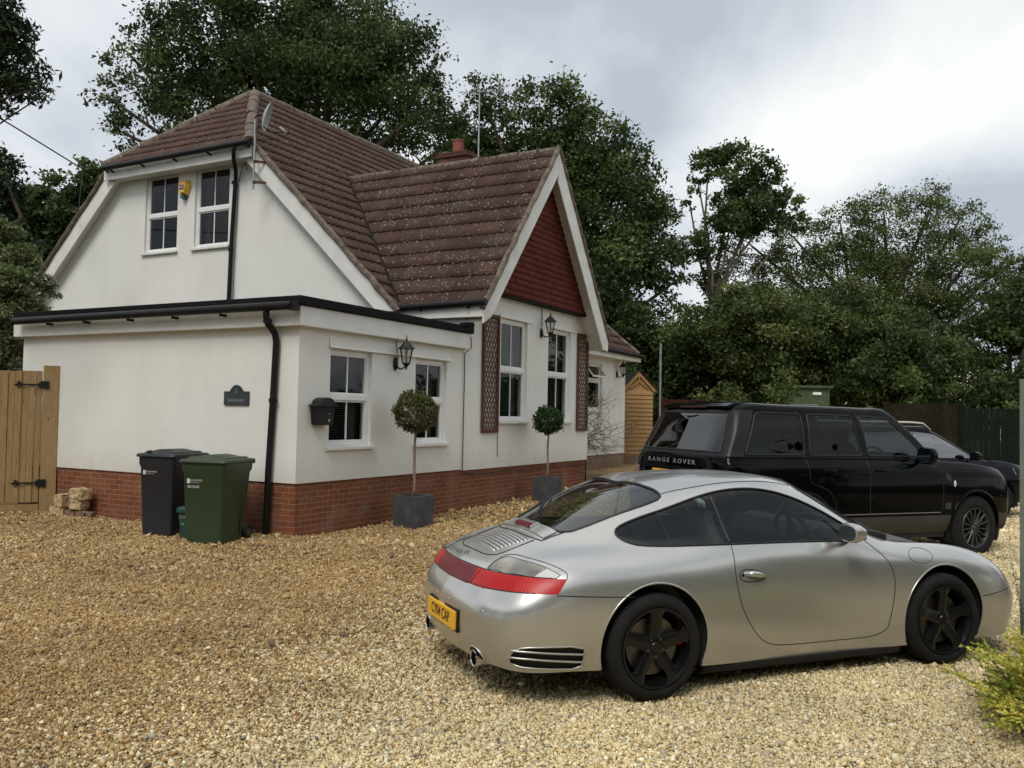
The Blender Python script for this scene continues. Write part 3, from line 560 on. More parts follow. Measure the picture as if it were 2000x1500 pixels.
# post box
t = hthing('post_box', .40, -.03, 1.50, 'black metal post box with curved lid on the wall left of the first window', 'post box')
m = MB(); pr = [(-.19,.26),(-.15,0),(.15,0),(.19,.26)]; m.prism(pr, .12, o=(0,-.12,0)); m.build('box_body', MT['iron'], t, bevel=.008)
arc = [(-.22,.25)]+[(-.21,.275),(-.15,.29)]+[(.15*math.cos(R(a)), .29+.085*math.sin(R(a))) for a in range(170, 5, -15)]+[(.15,.29),(.21,.275),(.22,.25)]
m = MB(); m.prism(arc, .155, o=(0,-.155,0)); m.build('lid', MT['iron'], t, bevel=.006)
m = MB(); m.box(-.13,.13,-.128,-.12,.205,.222); m.build('slot', MT['dark'], t)
m = MB(); m.lathe([(.012,-.13),(.012,-.118)], 12, 'y', c=(.06,0,.15)); m.lathe([(.02,-.128),(.014,-.134),(0,-.134)], 12, 'y', c=(.06,0,.06)); m.build('lock', MT['steel'], t)
# house name sign on the left wall (wall faces -x)
t = hthing('house_sign', -.045, 1.075, 1.75, 'dark slate house name sign with arched top and tree emblem, left of the corner downpipe', 'sign')
sp_ = [(-.235,0),(.235,0),(.235,.19)]+[(.235-.0-.11*i/4, .19) for i in (1,2,3)]+[(.125*math.cos(R(a)), .19+.09*max(0,math.sin(R(a)))**1.7) for a in range(0, 181, 12)]+[(-.235+.11*i/4,.19) for i in (2,1)]+[(-.235,.19)]
sgm = simple('sign_slate', (.035,.04,.045), .5, var=.25); m = MB(); m.prism(sp_, .018, ax=(VX,ZX), ext=(1,0,0)); m.build('plaque', sgm, t, bevel=.004)
m = MB(); text_mb(m, 'EVERGREEN', .058, (-.001,0,.062), (0,-1,0), (0,0,1), .003, sx=.98); m.build('lettering', simple('sign_letters', (.26,.28,.28), .6), t)
m = MB(); m.lathe([(0,-.004),(.035,-.003),(.036,0)], 9, 'x', c=(0,0,.205), sc=(1,.8)); m.lathe([(0,-.005),(.022,-.004),(.024,0)], 8, 'x', c=(0,.02,.17)); m.lathe([(0,-.005),(.022,-.004),(.024,0)], 8, 'x', c=(0,-.022,.172)); m.box(-.005,0,-.006,.006,.125,.17); m.box(-.005,0,-.04,.04,.12,.128); m.build('tree_emblem', simple('sign_green', (.05,.085,.055), .6), t)
# alarm box between the upper windows
t = hthing('alarm_box', 4.08, 6.98, 6.36, 'yellow burglar alarm box with blue base between the upper windows', 'alarm box')
yel = simple('alarm_yellow', (.72,.42,.06), .4, var=.05); hx = [(-.11,.18),(.10,.17),(.155,.03),(.085,-.16),(-.085,-.16),(-.155,.03)]
def frustum(mb, p0, p1, x0, x1, mi=0):
    n = len(p0); P = [(x0,a,b) for a, b in p0]+[(x1,a,b) for a, b in p1]; mb.add(P, [tuple(range(n)), tuple(range(2*n-1,n-1,-1))]+[(i,(i+1) % n,(i+1) % n+n,i+n) for i in range(n)], mi)
m = MB(); frustum(m, hx, [(a*.68+.0,b*.7+.01) for a, b in hx], 0, -.11); m.build('cover', yel, t, bevel=.006)
hb = [(-.086,-.155),(.086,-.155),(.05,-.235),(-.05,-.235)]; m = MB(); frustum(m, hb, [(a*.8,b*.9-.005) for a, b in hb], 0, -.09); m.build('strobe', simple('blue_lens', (.025,.035,.07), .3), t, bevel=.005)
m = MB(); m.box(-.1135,-.1105,-.062,.068,-.035,.062); m.build('badge', simple('badge_navy', (.02,.03,.10), .4), t); m = MB(); text_mb(m, 'ADT', .062, (-.114,.0,.013), (0,-1,0), (0,0,1), .002, bold=.01); m.build('badge_lettering', MT['upvc'], t)
# satellite dish on a mast
t = hthing('satellite_dish', 3.72, 4.66, 6.02, 'grey satellite dish on a pole with rusty brackets at the roof corner', 'satellite dish')
m = MB(); m.tube([(0,0,0),(0,0,1.38)], .021, 10); m.build('mast', MT['steel'], t, smooth=40)
for z0, dy in ((.14,-.50),(.55,-.42)):
    m = MB(); m.bar((0,.0,z0),(.0,-.06,z0+.0),.06,.05); m.bar((0,-.05,z0),(.30,dy*.7,z0-.0),.02,.05); m.bar((.30,dy*.7,z0),(.36,dy,z0-(.0 if dy < -.45 else .28)),.05,.05); m.build('bracket', MT['rust'], t)
m = MB(); dm = Matrix.Translation((.02,-.20,1.45)) @ Matrix.Rotation(R(36), 4, 'Z') @ Matrix.Rotation(R(16), 4, 'X'); m.T = dm
m.lathe([(0,.0),(.08,-.006),(.16,-.024),(.24,-.055),(.30,-.09),(.305,-.088),(.245,-.05),(.16,-.018),(.08,.0),(0,.006)], 28, 'y', sc=(.78,1.05)); m.build('dish', simple('dish_grey', (.30,.32,.30), .55), t, smooth=50)
m = MB(); m.T = dm; m.tube([(0,0,-.2),(0,-.25,-.27),(0,-.44,-.2)], .011, 6); m.tube([(0,.02,0),(0,.10,-.02),(0,.14,-.1)], .02, 6); m.build('arm', MT['iron'], t)
m = MB(); m.T = dm; m.tube([(0,-.36,-.13),(0,-.47,-.17)], .035, 12); m.tube([(0,-.46,-.17),(0,-.52,-.18)], .022, 10); m.build('receiver', MT['steel'], t, smooth=40)
m = MB(); m.tube([(.0,0,.7),(.08,-.1,1.0),(.25,-.3,1.02),(.35,-.5,1.1),(.38,-.55,1.25)], .006, 5); m.build('cable', MT['black'], t)
# TV aerial by the chimney
t = hthing('tv_aerial', 11.6, 4.25, 8.6, 'thin grey television aerial standing beside the chimney pot', 'aerial')
m = MB(); m.tube([(0,0,0),(0,0,2.0)], [.022,.018], 8); m.build('mast', MT['steel'], t)
m = MB(); m.tube([(-.1,.6,1.98),(0,-.72,1.82)], .011, 6)
for i in range(9): a = i/8; c = Vector((-.1,.6,1.98)).lerp(Vector((0,-.5,1.85)), a); m.tube([c+Vector((-.16,0,0)), c+Vector((.16,0,0))], .005, 4)
for sz in (-.14,-.07,0,.07,.14):
    m.tube([(-.02,-.62,1.83+sz),(-.0,-.50+abs(sz)*-.4,1.83+sz)], .006, 4); m.tube([(-.2,-.7,1.83+sz),(.2,-.55,1.83+sz)], .008, 4)
for q in (-.2,.2): m.tube([(q,-.625+q*.375,1.69),(q,-.625+q*.375,1.97)], .01, 4)
m.build('antenna', MT['steel'], t)
# trellis panels
def trellis(U0, U1, z0, z1, label):
    t = hthing('trellis', (U0+U1)/2, -.03, z0, label, 'trellis', 'brown trellis panels beside the gable windows'); w = (U1-U0)/2; h = z1-z0
    m = MB()
    for a, b, c, d in ((-w,-w+.06,0,h),(w-.06,w,0,h),(-w+.06,w-.06,0,.06),(-w+.06,w-.06,h-.06,h)): m.box(a,b,-.042,-.008,c,d)
    m.build('frame', MT['trellis'], t, bevel=.004)
    m = MB(); wi = w-.055; st = .092; sl_ = 1.75
    for sg in (-1, 1):
        c = -2*wi*sl_
        while c < h+2*wi*sl_:
            P = []
            for x in (-wi, wi):
                z = c+sg*sl_*x; P.append((x, z))
            (x0, za), (x1, zb) = P
            def cl(z): return (z-c)/(sg*sl_)
            q = sorted([x for x in (x0, x1) if .05 <= c+sg*sl_*x <= h-.05]+[x for x in (cl(.05), cl(h-.05)) if -wi <= x <= wi])
            if len(q) >= 2: m.bar((q[0], -.018 if sg < 0 else -.027, c+sg*sl_*q[0]), (q[-1], -.018 if sg < 0 else -.027, c+sg*sl_*q[-1]), .009, .021, up=(-sg*sl_,0,1))
            c += st*2.0
    m.build('lattice', MT['trellis'], t)
trellis(4.74, 5.34, 1.35, 3.52, 'brown wooden trellis left of the tall gable windows'); trellis(8.88, 9.46, 1.35, 3.52, 'brown wooden trellis right of the tall gable windows')
# planters with standard trees
def leafcloud(n, centers, size, cols, rr, up=.0, asp=.55, colnoise=.25):
    """n leaf quads round centers (k,3); cols (k,3)"""
    idx = rr.integers(0, len(centers), n); P = centers[idx]; nrm = rr.normal(size=(n, 3)); nrm[:, 2] += up; nrm /= np.linalg.norm(nrm, axis=1)[:, None]
    a = np.cross(nrm, rr.normal(size=(n, 3))); a /= np.linalg.norm(a, axis=1)[:, None]; b = np.cross(nrm, a)
    s = size*(.6+.8*rr.random(n))[:, None]; c = cols[idx]*(1-colnoise+2*colnoise*rr.random((n, 1)))
    V = np.stack([P-a*s, P+b*s*asp+nrm*s*.15, P+a*s, P-b*s*asp+nrm*s*.15], 1).reshape(-1, 3); return V, np.arange(4*n).reshape(n, 4), np.repeat(c, 4, 0)
def topiary(U, V, z, r, zc, label, cols, pl, seed, n=5200, patch=None):
    rr = np.random.default_rng(seed)
    t = hthing('planter', U, V, z, pl, 'planter', 'square slate planters along the front'); m = MB(); s = .215; h = .475
    m.add([(-s,-s,0),(s,-s,0),(s,s,0),(-s,s,0),(-s,-s,h),(s,-s,h),(s,s,h),(-s,s,h),(-s+.03,-s+.03,h),(s-.03,-s+.03,h),(s-.03,s-.03,h),(-s+.03,s-.03,h),(-s+.03,-s+.03,h-.06),(s-.03,-s+.03,h-.06),(s-.03,s-.03,h-.06),(-s+.03,s-.03,h-.06)],
          [(0,3,2,1),(0,1,5,4),(1,2,6,5),(2,3,7,6),(3,0,4,7),(4,5,9,8),(5,6,10,9),(6,7,11,10),(7,4,8,11),(8,9,13,12),(9,10,14,13),(10,11,15,14),(11,8,12,15)]); m.build('box', MT['slate'], t, bevel=.005)
    m = MB(); N_ = 12; g_ = [(-s+.032+(2*s-.064)*i/N_, -s+.032+(2*s-.064)*j/N_, h-.04+rr.random()*.02) for j in range(N_+1) for i in range(N_+1)]
    m.add(g_, [(j*(N_+1)+i, j*(N_+1)+i+1, (j+1)*(N_+1)+i+1, (j+1)*(N_+1)+i) for j in range(N_) for i in range(N_)]); m.build('soil', MT['soil'], t)
    t = hthing('standard_tree', U, V, z+h-.03, label, 'tree', 'clipped standard trees in slate planters')
    zc -= h-.03; m = MB(); P = [(0+.012*math.sin(k*1.7), .01*math.cos(k*1.3), zc*k/10) for k in range(11)]; m.tube(P, [.030]+[.021]*6+[.018]*4, 8)
    for k in range(16): a = k*2.4; e_ = .5+.5*rr.random(); d = Vector((math.cos(a)*e_, math.sin(a)*e_, .9-.6*rr.random())); m.tube([(0,0,zc-r*.75), Vector((0,0,zc-r*.6))+d*r*.4, Vector((0,0,zc-r*.2))+d*r*.65], [.009,.006,.003], 5)
    m.build('trunk', simple('pale_bark', (.22,.16,.11), .9, var=.3, vs=20, bump=.4), t, smooth=True)
    k = 420; d = rr.normal(size=(k, 3)); d /= np.linalg.norm(d, axis=1)[:, None]; rad = r*(.72+.26*rr.random(k)**.5)*(1+.07*np.sin(d[:, 0]*7+seed)+.05*np.sin(d[:, 2]*9)); C = d*rad[:, None]*[1,1,.92]+[0,0,zc]
    cc = np.array(cols)[rr.integers(0, len(cols), k)]
    if patch is not None:
        w = np.clip(-(d @ np.array(patch[0]))*1.3-.12+rr.normal(0,.25,k), 0, 1)[:, None]; cc = cc*(1-w)+np.array(patch[1])*w
    idx = np.repeat(C, 1, 0); V_, F_, c_ = leafcloud(n, idx, .021, cc, rr, .3); V_ += np.repeat(rr.normal(0, .022, (n, 3)), 4, 0)
    link('crown', npmesh('crown', V_, F_, MT['leaf'], c_), t)
topiary(1.90, -.585, .0, .33, 1.70, 'standard tree with patchy olive and brown ball crown in front of the flat roofed corner', [(.085,.10,.03),(.11,.115,.035),(.065,.08,.022),(.13,.12,.045)], 'dark slate planter nearest the corner, holding the brownish tree', 21, patch=((.35,.35,1), (.13,.11,.055)))
topiary(6.35, -.60, .03, .28, 1.555, 'standard tree with dense dark green ball crown in front of the tall gable windows', [(.035,.075,.02),(.05,.10,.028),(.025,.055,.018)], 'dark slate planter below the gable, holding the dark green tree', 22)
# wheelie bins (front faces -y)
def loft(mb, rings, mi=0, capb=True, capt=True):
    n = len(rings[0]); vs = [p for r_ in rings for p in r_]; fs = [(i*n+j, i*n+(j+1) % n, (i+1)*n+(j+1) % n, (i+1)*n+j) for i in range(len(rings)-1) for j in range(n)]
    if capb: fs.append(tuple(range(n-1,-1,-1)))
    if capt: fs.append(tuple((len(rings)-1)*n+j for j in range(n)))
    mb.add(vs, fs, mi)
def rrect(x0, x1, y0, y1, z, r=.04, n=4):
    P = []
    for cx, cy, a0 in ((x1-r,y0+r,-90),(x1-r,y1-r,0),(x0+r,y1-r,90),(x0+r,y0+r,180)):
        for i in range(n+1): a = R(a0+90*i/n); P.append((cx+r*math.cos(a), cy+r*math.sin(a), z))
    return P
def bin_(name, loc, rz, w, d, h, col, label, lid, recyc, sc=1):
    t = tag(empty(name, loc, rz), label, 'wheelie bin', 'wheelie bins by the wall'); cm = simple(name+'_plastic', col, .48, var=.08, vs=4, bump=.12, bs=150)
    m = MB(); k = .80; loft(m, [rrect(-w/2*k, w/2*k, 0+.02, d*.80, .02), rrect(-w/2*(k+.02), w/2*(k+.02), 0+.015, d*.82, .12), rrect(-w/2*.93, w/2*.93, -.01, d*.93, h*.80), rrect(-w/2*.97, w/2*.97, -.03, d*.98, h*.84), rrect(-w/2*.98, w/2*.98, -.03, d*.99, h*.93)])
    b_ = m.build('bin_body', cm, t, smooth=35)
    m = MB(); m.prism([(-.13,.20),(-.10,.235),(.10,.235),(.13,.20),(.13,.17),(-.13,.17)], .008, o=(0,.012,.35)); m.build('front_recess', cm, t, bevel=.003)
    for sx in (-1, 1):
        m = MB(); x = sx*w/2*.865; P = [(sx*(w/2*.845),.30*d,.45*h),(sx*(w/2*.90),.30*d,.70*h),(sx*(w/2*.905),.34*d,.73*h),(sx*(w/2*.905),.60*d,.73*h),(sx*(w/2*.90),.64*d,.70*h),(sx*(w/2*.83),.64*d,.1*h)]; m.tube(P, .008, 6); m.build('side_rib', cm, t, smooth=True)
    m = MB(); loft(m, [rrect(-w/2-.015, w/2+.015, -.055, d+.01, h*.925), rrect(-w/2-.02, w/2+.02, -.06, d+.015, h*.935), rrect(-w/2-.012, w/2+.012, -.05, d+.01, h*.96), rrect(-w/2*.86, w/2*.86, .02, d*.93, h*.968), rrect(-w/2*.82, w/2*.82, .04, d*.9, h*.985)]); 
    rows = []
    for i in range(9):
        x = -w/2*.62+w*.62*i/8; hh = .035*math.sin(math.pi*i/8); rows.append([(x, .06, h*.985), (x, .10, h*.985+hh), (x, d*.75, h*.985+hh*.9), (x, d*.86, h*.985)])
    m.add([p for r_ in rows for p in r_], [(i*4+j, (i+1)*4+j, (i+1)*4+j+1, i*4+j+1) for i in range(8) for j in range(3)])
    l_ = m.build('lid', cm, t, smooth=40); m = MB(); m.tube([(-w/2*.9,d+.05,h*.935),(w/2*.9,d+.05,h*.935)], .016, 8); m.box(-w/2*.92,-w/2*.84,d-.02,d+.06,h*.9,h*.95); m.box(w/2*.84,w/2*.92,d-.02,d+.06,h*.9,h*.95); m.build('handle', cm, t, smooth=40)
    if not recyc: m = MB(); m.box(-w/2*.55,-w/2*.38,.0,.03,h*.968,h*1.0); m.build('lid_lug', cm, l_, bevel=.004)
    for sx in (-1, 1):
        wx = sx*(w/2*.86); m = MB(); m.lathe([(.03,-.028),(.075,-.026),(.092,-.02),(.10,-.008),(.10,.008),(.092,.02),(.075,.026),(.03,.028)], 24, 'x', c=(wx,d*.90,.10)); wh = m.build('wheel', MT['black'], t, smooth=40)
        m = MB(); m.lathe([(0,-.032),(.05,-.031),(.055,-.027)], 16, 'x', c=(wx,d*.90,.10)); m.lathe([(.055,.027),(.05,.031),(0,.032)], 16, 'x', c=(wx,d*.90,.10)); m.build('hub', cm, wh)
    wm = simple('white_print', (.62,.64,.62), .6); yy = lambda z: .0135-.024*z/h*1.25 
    def fy(z): return .015+(z-.12)/(h*.80-.12)*(-.025)-.003
    zz = h*.745 if not recyc else h*.72
    x0 = -w/2*.72; m = MB(); m.add([(x0,fy(zz-.028),zz-.028),(x0+.04,fy(zz-.028),zz-.028),(x0+.04,fy(zz+.028),zz+.028),(x0,fy(zz+.028),zz+.028)], [(0,1,2,3)]); m.build('badge', wm, t)
    m = MB(); text_mb(m, 'GUILDFORD', .030, (x0+.048,fy(zz),zz+.010), (1,0,0), (0,-.03,1), .002, align='LEFT'); text_mb(m, 'B O R O U G H', .019, (x0+.048,fy(zz),zz-.018), (1,0,0), (0,-.03,1), .002, align='LEFT')
    if recyc: text_mb(m, 'RECYCLING', .042, (x0+.012,fy(zz-.07),zz-.072), (1,0,0), (0,-.03,1), .002, align='LEFT', bold=.012, sx=.72)
    m.build('lettering', wm, t)
bin_('wheelie_bin', (-3.80,10.96,0), R(-13), .62, .68, 1.10, (.027,.048,.020), 'dark green wheelie bin marked RECYCLING in front of the black one', 1, True)
bin_('wheelie_bin', (-4.64,11.60,0), R(-17), .57, .68, 1.13, (.018,.019,.024), 'charcoal wheelie bin standing against the brick base behind the green one', 0, False)
t = tag(empty('food_caddy', (-4.13,11.42,0), R(-12)), 'small teal food waste caddy squeezed between the two wheelie bins', 'caddy'); cm = simple('caddy_plastic', (.012,.055,.045), .45)
m = MB(); loft(m, [rrect(-.13,.13,0,.24,0,.03), rrect(-.155,.155,-.02,.27,.36,.03)]); m.build('caddy_body', cm, t, smooth=35)
m = MB(); loft(m, [rrect(-.175,.175,-.045,.29,.35,.04), rrect(-.175,.175,-.045,.29,.39,.04), rrect(-.15,.15,-.02,.26,.42,.04)]); m.build('lid', cm, t, smooth=35)
m = MB(); text_mb(m, 'Guildford', .055, (-.03,-.018,.29), (1,0,0), (0,0,1), .004); text_mb(m, 'RE', .05, (-.08,-.014,.20), (1,0,0), (0,0,1), .004); m.build('lettering', simple('caddy_print', (.25,.32,.3), .6), t)
# rough stones by the wall
def rock(name, loc, rz, sx, sy, sz, mat, label, seed, grp='rough stones and bricks by the wall', cat='stone', amp=.12):
    bm = bmesh.new(); bmesh.ops.create_cube(bm, size=1); bmesh.ops.bevel(bm, geom=bm.edges[:], offset=.10, segments=1, affect='EDGES'); bmesh.ops.subdivide_edges(bm, edges=bm.edges[:], cuts=2, use_grid_fill=True)
    rr = np.random.default_rng(seed)
    for v in bm.verts: v.co = Vector((v.co.x*sx, v.co.y*sy, (v.co.z+.5)*sz)) + Vector(rr.normal(0, amp*.06, 3))
    bmesh.ops.triangulate(bm, faces=bm.faces[:]); me = bpy.data.meshes.new(name); bm.to_mesh(me); bm.free(); me.materials.append(mat); o = link(name, me); o.location = loc; o.rotation_euler = (0, 0, rz); return tag(o, label, cat, grp)
for i, (U, V, z, rz, a, b, c, lb) in enumerate([(-.22,4.55,-.01,.1,.27,.20,.15,'buff stone lying lowest at the left end of the stone pile by the gate post'),(-.20,4.50,.135,-.12,.24,.20,.20,'upright buff stone on the left stack of the pile by the gate post'),
    (-.20,4.13,.12,.12,.24,.18,.155,'middle buff stone of the right stack, under the largest block'),(-.19,4.12,.272,-.06,.32,.20,.17,'largest buff stone topping the pile beside the gate post')]):
    rock('rough_stone', HW(U,V,z), HA+math.pi/2+rz, a, b, c, MT['stone'], lb, 40+i)
for i, (U, V, z, rz, a, lb) in enumerate([(-.22,4.26,0,.05,.22,'half buried brick under the middle stones of the pile'),(-.22,4.02,0,-.05,.21,'grey brown brick at the right foot of the stone pile'),(-.21,3.84,0,.2,.10,'short brick end standing at the right tip of the stone pile')]):
    rock('loose_brick', HW(U,V,z), HA+math.pi/2+rz, a, .11, .105, MT['brick_old'], lb, 60+i, cat='brick', amp=.05)
# gate and post at the left end
gp = HW(-.05,5.12); t = tag(empty('gate_post', (gp[0],gp[1],0), R(24)), 'square timber gate post standing against the white left wall', 'post'); m = MB(); m.box(-.115,.115,-.115,.115,-.1,2.33); m.build('post', MT['wood'], t, bevel=.006)
t = tag(empty('wooden_gate', (gp[0]-.12,gp[1]-.05,0), R(24)), 'tall boarded timber gate with black strap hinges', 'gate'); m = MB(); r5_ = np.random.default_rng(11); x = 0; k = 0
while x > -1.75: w_ = .094; y_ = (k % 2)*.016+r5_.random()*.004; m.box(x-w_,x-.004,-.05-y_,-.024-y_,.16+r5_.random()*.008,2.235-.010*k*.2+r5_.random()*.008); x -= w_; k += 1
m.build('board_panel', MT['wood'], t, bevel=.003)
m = MB(); m.box(-1.7,0,-.02,.03,.35,.47); m.box(-1.7,0,-.02,.03,1.85,1.97); m.build('rail', MT['wood'], t)
m = MB(); m.box(-1.78,.0,-.06,.03,.02,.13); m.build('gravel_board', MT['wood'], t)
for z in (.47, 2.02):
    m = MB(); y = -.076; m.box(-.02,.10,y-.062,y-.05,z-.06,z+.06); m.box(-.32,.0,y-.008,y,z-.012,z+.012); m.box(-.05,-.0,y-.012,y,z-.035,z+.035)
    for q in ((-.30,0),(-.345,0)): m.lathe([(0,-.01),(.022,-.008),(.026,0)], 8, 'y', c=(q[0],y,z))
    for sg in (-1,1): m.tube([(-.29,y-.004,z),(-.31,y-.004,z+sg*.035),(-.345,y-.004,z+sg*.045)], .011, 6)
    m.tube([(-.35,y-.004,z),(-.41,y-.004,z)], [.016,.003], 6); m.build('strap_hinge', MT['iron'], t)
# shed
t = tag(empty('garden_shed', (4.03,28.0,.20), R(4)), 'narrow honey brown lap boarded garden shed beyond the far white wall', 'shed'); m = MB(); r6 = np.random.default_rng(5); z = .3
while z < 2.32: h_ = .135; m.add([(-.46,-.035+r6.random()*.006,z),(.46,-.035+r6.random()*.006,z),(.46,0,z+h_+.015),(-.46,0,z+h_+.015),(-.46,0,z),(.46,0,z)], [(0,1,2,3),(0,4,5,1)]); z += h_
m.build('board_panel', MT['shedwood'], t); m = MB(); m.add([(-.46,.0,.2),(.46,.0,.2),(.46,.0,2.33),(0,.0,2.83),(-.46,.0,2.33),(-.46,1.8,.2),(.46,1.8,.2),(.46,1.8,2.33),(0,1.8,2.83),(-.46,1.8,2.33)], [(0,1,2,3,4),(9,8,7,6,5),(1,6,7,2),(0,4,9,5),(4,3,8,9),(3,2,7,8)]); m.build('shed_wall', MT['shedwood'], t)
m = MB(); m.bar((-.52,-.06,2.31),(0,-.06,2.87),.03,.09); m.bar((.52,-.06,2.31),(0,-.06,2.87),.03,.09); m.bar((-.3,-.05,2.4),(0,-.05,2.62),.02,.03); m.bar((.3,-.05,2.4),(0,-.05,2.62),.02,.03); m.box(-.014,.014,-.085,-.045,2.6,2.93); m.build('barge_board', MT['shedwood'], t)
m = MB(); m.add([(-.56,-.1,2.32),(0,-.1,2.93),(0,1.9,2.93),(-.56,1.9,2.32)], [(0,1,2,3)]); m.add([(.56,-.1,2.32),(0,-.1,2.93),(0,1.9,2.93),(.56,1.9,2.32)], [(0,1,2,3)]); m.build('roof', MT['felt'], t); m = MB(); m.box(-.5,.5,-.05,1.8,-.1,.24); m.build('brick_base', MT['brick_old'], t)
# pole, fences, green container, right gate post
o = MB().tube([(0,0,0),(0,0,4.0)], .035, 8).build('metal_pole', MT['steel'], None); o.location = (5.05,30,.2); tag(o, 'thin grey metal pole rising behind the wooden shed', 'pole')
def fence(name, a, b, h, mats, label, cat='fence', bw=.15, z0=.0, ribs=.02, lock=False):
    a, b = Vector(a), Vector(b); L_ = (b-a).length; t = tag(empty(name, (a.x,a.y,z0), math.atan2(b.y-a.y,b.x-a.x)), label, cat); r_ = np.random.default_rng(int(L_*100)); m = MB(); x = 0; k = 0
    while x < L_: m.box(x, min(x+bw-.006,L_), -.012-(k % 2)*ribs, .012-(k % 2)*ribs, .05, h+r_.random()*.012); x += bw; k += 1
    m.build('board_panel', mats, t); m = MB(); m.box(0,L_,.02,.07,.4,.5); m.box(0,L_,.02,.07,h-.4,h-.3); m.build('rail', mats, t)
    for x in (0, L_): m = MB(); m.box(x-.06,x+.06,.02,.14,0,h+.05); m.build('post', mats, t)
    if lock: m = MB(); m.tube([(L_*.6,-.08,h*.62),(L_*.6+.25,-.08,h*.62)], .02, 8); m.box(L_*.6-.02,L_*.6+.03,-.08,0,h*.6,h*.64); m.box(L_*.6+.22,L_*.6+.27,-.08,0,h*.6,h*.64); m.build('handle', MT['steel'], t)
fence('close_board_fence', (5.2,30,0), (7.4,30.8,0), 2.2, simple('red_brown_fence', (.050,.016,.012), .9, spec=.1, var=.3, vs=3), 'dark red brown fence running from the shed behind the black off-roader', z0=.1)
fence('close_board_fence', (9.5,22.4,0), (10.95,21.6,0), 2.15, simple('old_brown_fence', (.020,.016,.010), .9, spec=.1, var=.35, vs=3), 'weathered brown board fence left of the dark green gates', ribs=.015)
fence('corrugated_gate', (11.0,21.55,0), (13.6,20.3,0), 2.05, simple('dark_green_sheet', (.008,.012,.008), .8, spec=.12, var=.2, vs=2), 'dark green ribbed double gate behind the far black car', 'gate', .12, lock=True)
fence('close_board_fence', (13.7,20.25,0), (20,17,0), 2.05, simple('old_brown_fence2', (.022,.019,.013), .9, var=.35, vs=3), 'weathered board fence continuing right of the dark green gates')
t = tag(empty('green_cabin', (9.6,32,.1), R(-4)), 'low olive green flat roofed cabin half hidden under the trees', 'cabin'); gm = simple('olive_paint', (.055,.075,.028), .8, var=.25); m = MB(); m.box(.45,1.9,0,2.4,0,2.75); m.build('wall', gm, t)
m = MB(); m.box(.4,2.0,-.1,2.5,2.752,2.84); m.build('roof', gm, t); m = MB(); m.box(1.3,1.6,-.03,0,2.50,2.60); m.build('vent', MT['upvc'], t); m = MB(); m.box(.5,1.5,-.04,0,1.6,2.15); m.build('window', simple('pale_panel', (.25,.27,.25), .5), t)
o = MB().box(-.06,.06,-.06,.06,-.1,2.0).build('gate_post', simple('pale_green_paint', (.21,.235,.185), .7, var=.2, vs=4), None, bevel=.005); o.location = (3.552,6.0,0); tag(o, 'pale grey green gate post at the right edge beside the golden shrub', 'post')
# telephone wire
o = MB().tube([(-9.6,11,6.2+.8),(-8.11,14,6.18),(-7.6,15.3,5.85),HW(3.8,10.14,5.9)], .012, 5).build('telephone_wire', MT['black'], None); tag(o, 'thin telephone wire running from the upper left tree to the gable', 'wire')
# ivy on the pale post, golden shrub, white twiggy shrub
def sprays(name, base, dirs, cols, rr, n=60, step=.03, leaf=.012, droop=.02):
    Vs, Fs, Cs, q = [], [], [], 0; br = MB()
    SC = 1 if name == 'foliage' and leaf > .015 else .12
    for (d, ln) in dirs:
        d = Vector(d).normalized(); p = Vector(base)+Vector(rr.normal(0,.03,3)); P = [p.copy()]; k = int(ln/step)
        for i in range(k):
            d = (d+Vector((0,0,-droop))+Vector(rr.normal(0,.05,3))).normalized(); p = p+d*step; P.append(p.copy())
            for s_ in (-1,1):
                if i < 2: continue
                side = d.cross(Vector((0,0,1))); side = side.normalized() if side.length > .01 else Vector((1,0,0)); L2 = (.05+.16*math.sin(min(1,i/k+.1)*2.8))*(.6+.6*rr.random())*SC
                sd = (side*s_+d*.9+Vector(rr.normal(0,.25,3))).normalized(); m_ = max(2, int(L2/.012))
                c = np.array(cols[rr.integers(len(cols))])*(.7+.55*rr.random())
                for j in range(m_):
                    c0_ = p+sd*(.012*j); w = Vector(rr.normal(0,1,3)).normalized(); u_ = (sd+w*.7).normalized(); v_ = u_.cross(Vector(rr.normal(0,1,3))).normalized(); s2 = leaf*(.7+.6*rr.random())
                    Vs += [c0_-v_*s2*.45, c0_+u_*s2*.9+v_*s2*.1, c0_+v_*s2*.45, c0_-u_*s2*.2]; Fs.append((q,q+1,q+2,q+3)); Cs += [tuple(c*(.85+.3*rr.random()))]*4; q += 4
        br.tube(P, [max(.0012,.005*(1-i/len(P))) for i in range(len(P))], 5)
    return br, npmesh(name, np.array([tuple(v) for v in Vs]), np.array(Fs), MT['leaf'], np.array(Cs))
rr = np.random.default_rng(77); root = tag(empty('golden_conifer_shrub', (3.08,4.80,0)), 'golden yellow green feathery shrub at the bottom right corner', 'shrub'); dirs = []
for i in range(120):
    a = rr.uniform(0, 2*math.pi); e_ = rr.uniform(-.05, 1.25); dirs.append(((math.cos(a)*math.cos(e_), math.sin(a)*math.cos(e_), math.sin(e_)+.1), rr.uniform(.30,.55)))
dirs += [((-.9,.5,.75),.66),((-1,.3,.65),.6),((-.8,.9,.8),.62),((-1,.1,.35),.5),((-.9,-.2,.35),.5),((-.6,1.0,.9),.6)]
b_, lm = sprays('foliage', (0,0,.06), dirs, [(.62,.54,.10),(.70,.62,.15),(.52,.50,.09),(.34,.38,.07),(.18,.24,.05)], rr, leaf=.019); b_.build('branch', MT['bark'], root); link('foliage', lm, root)
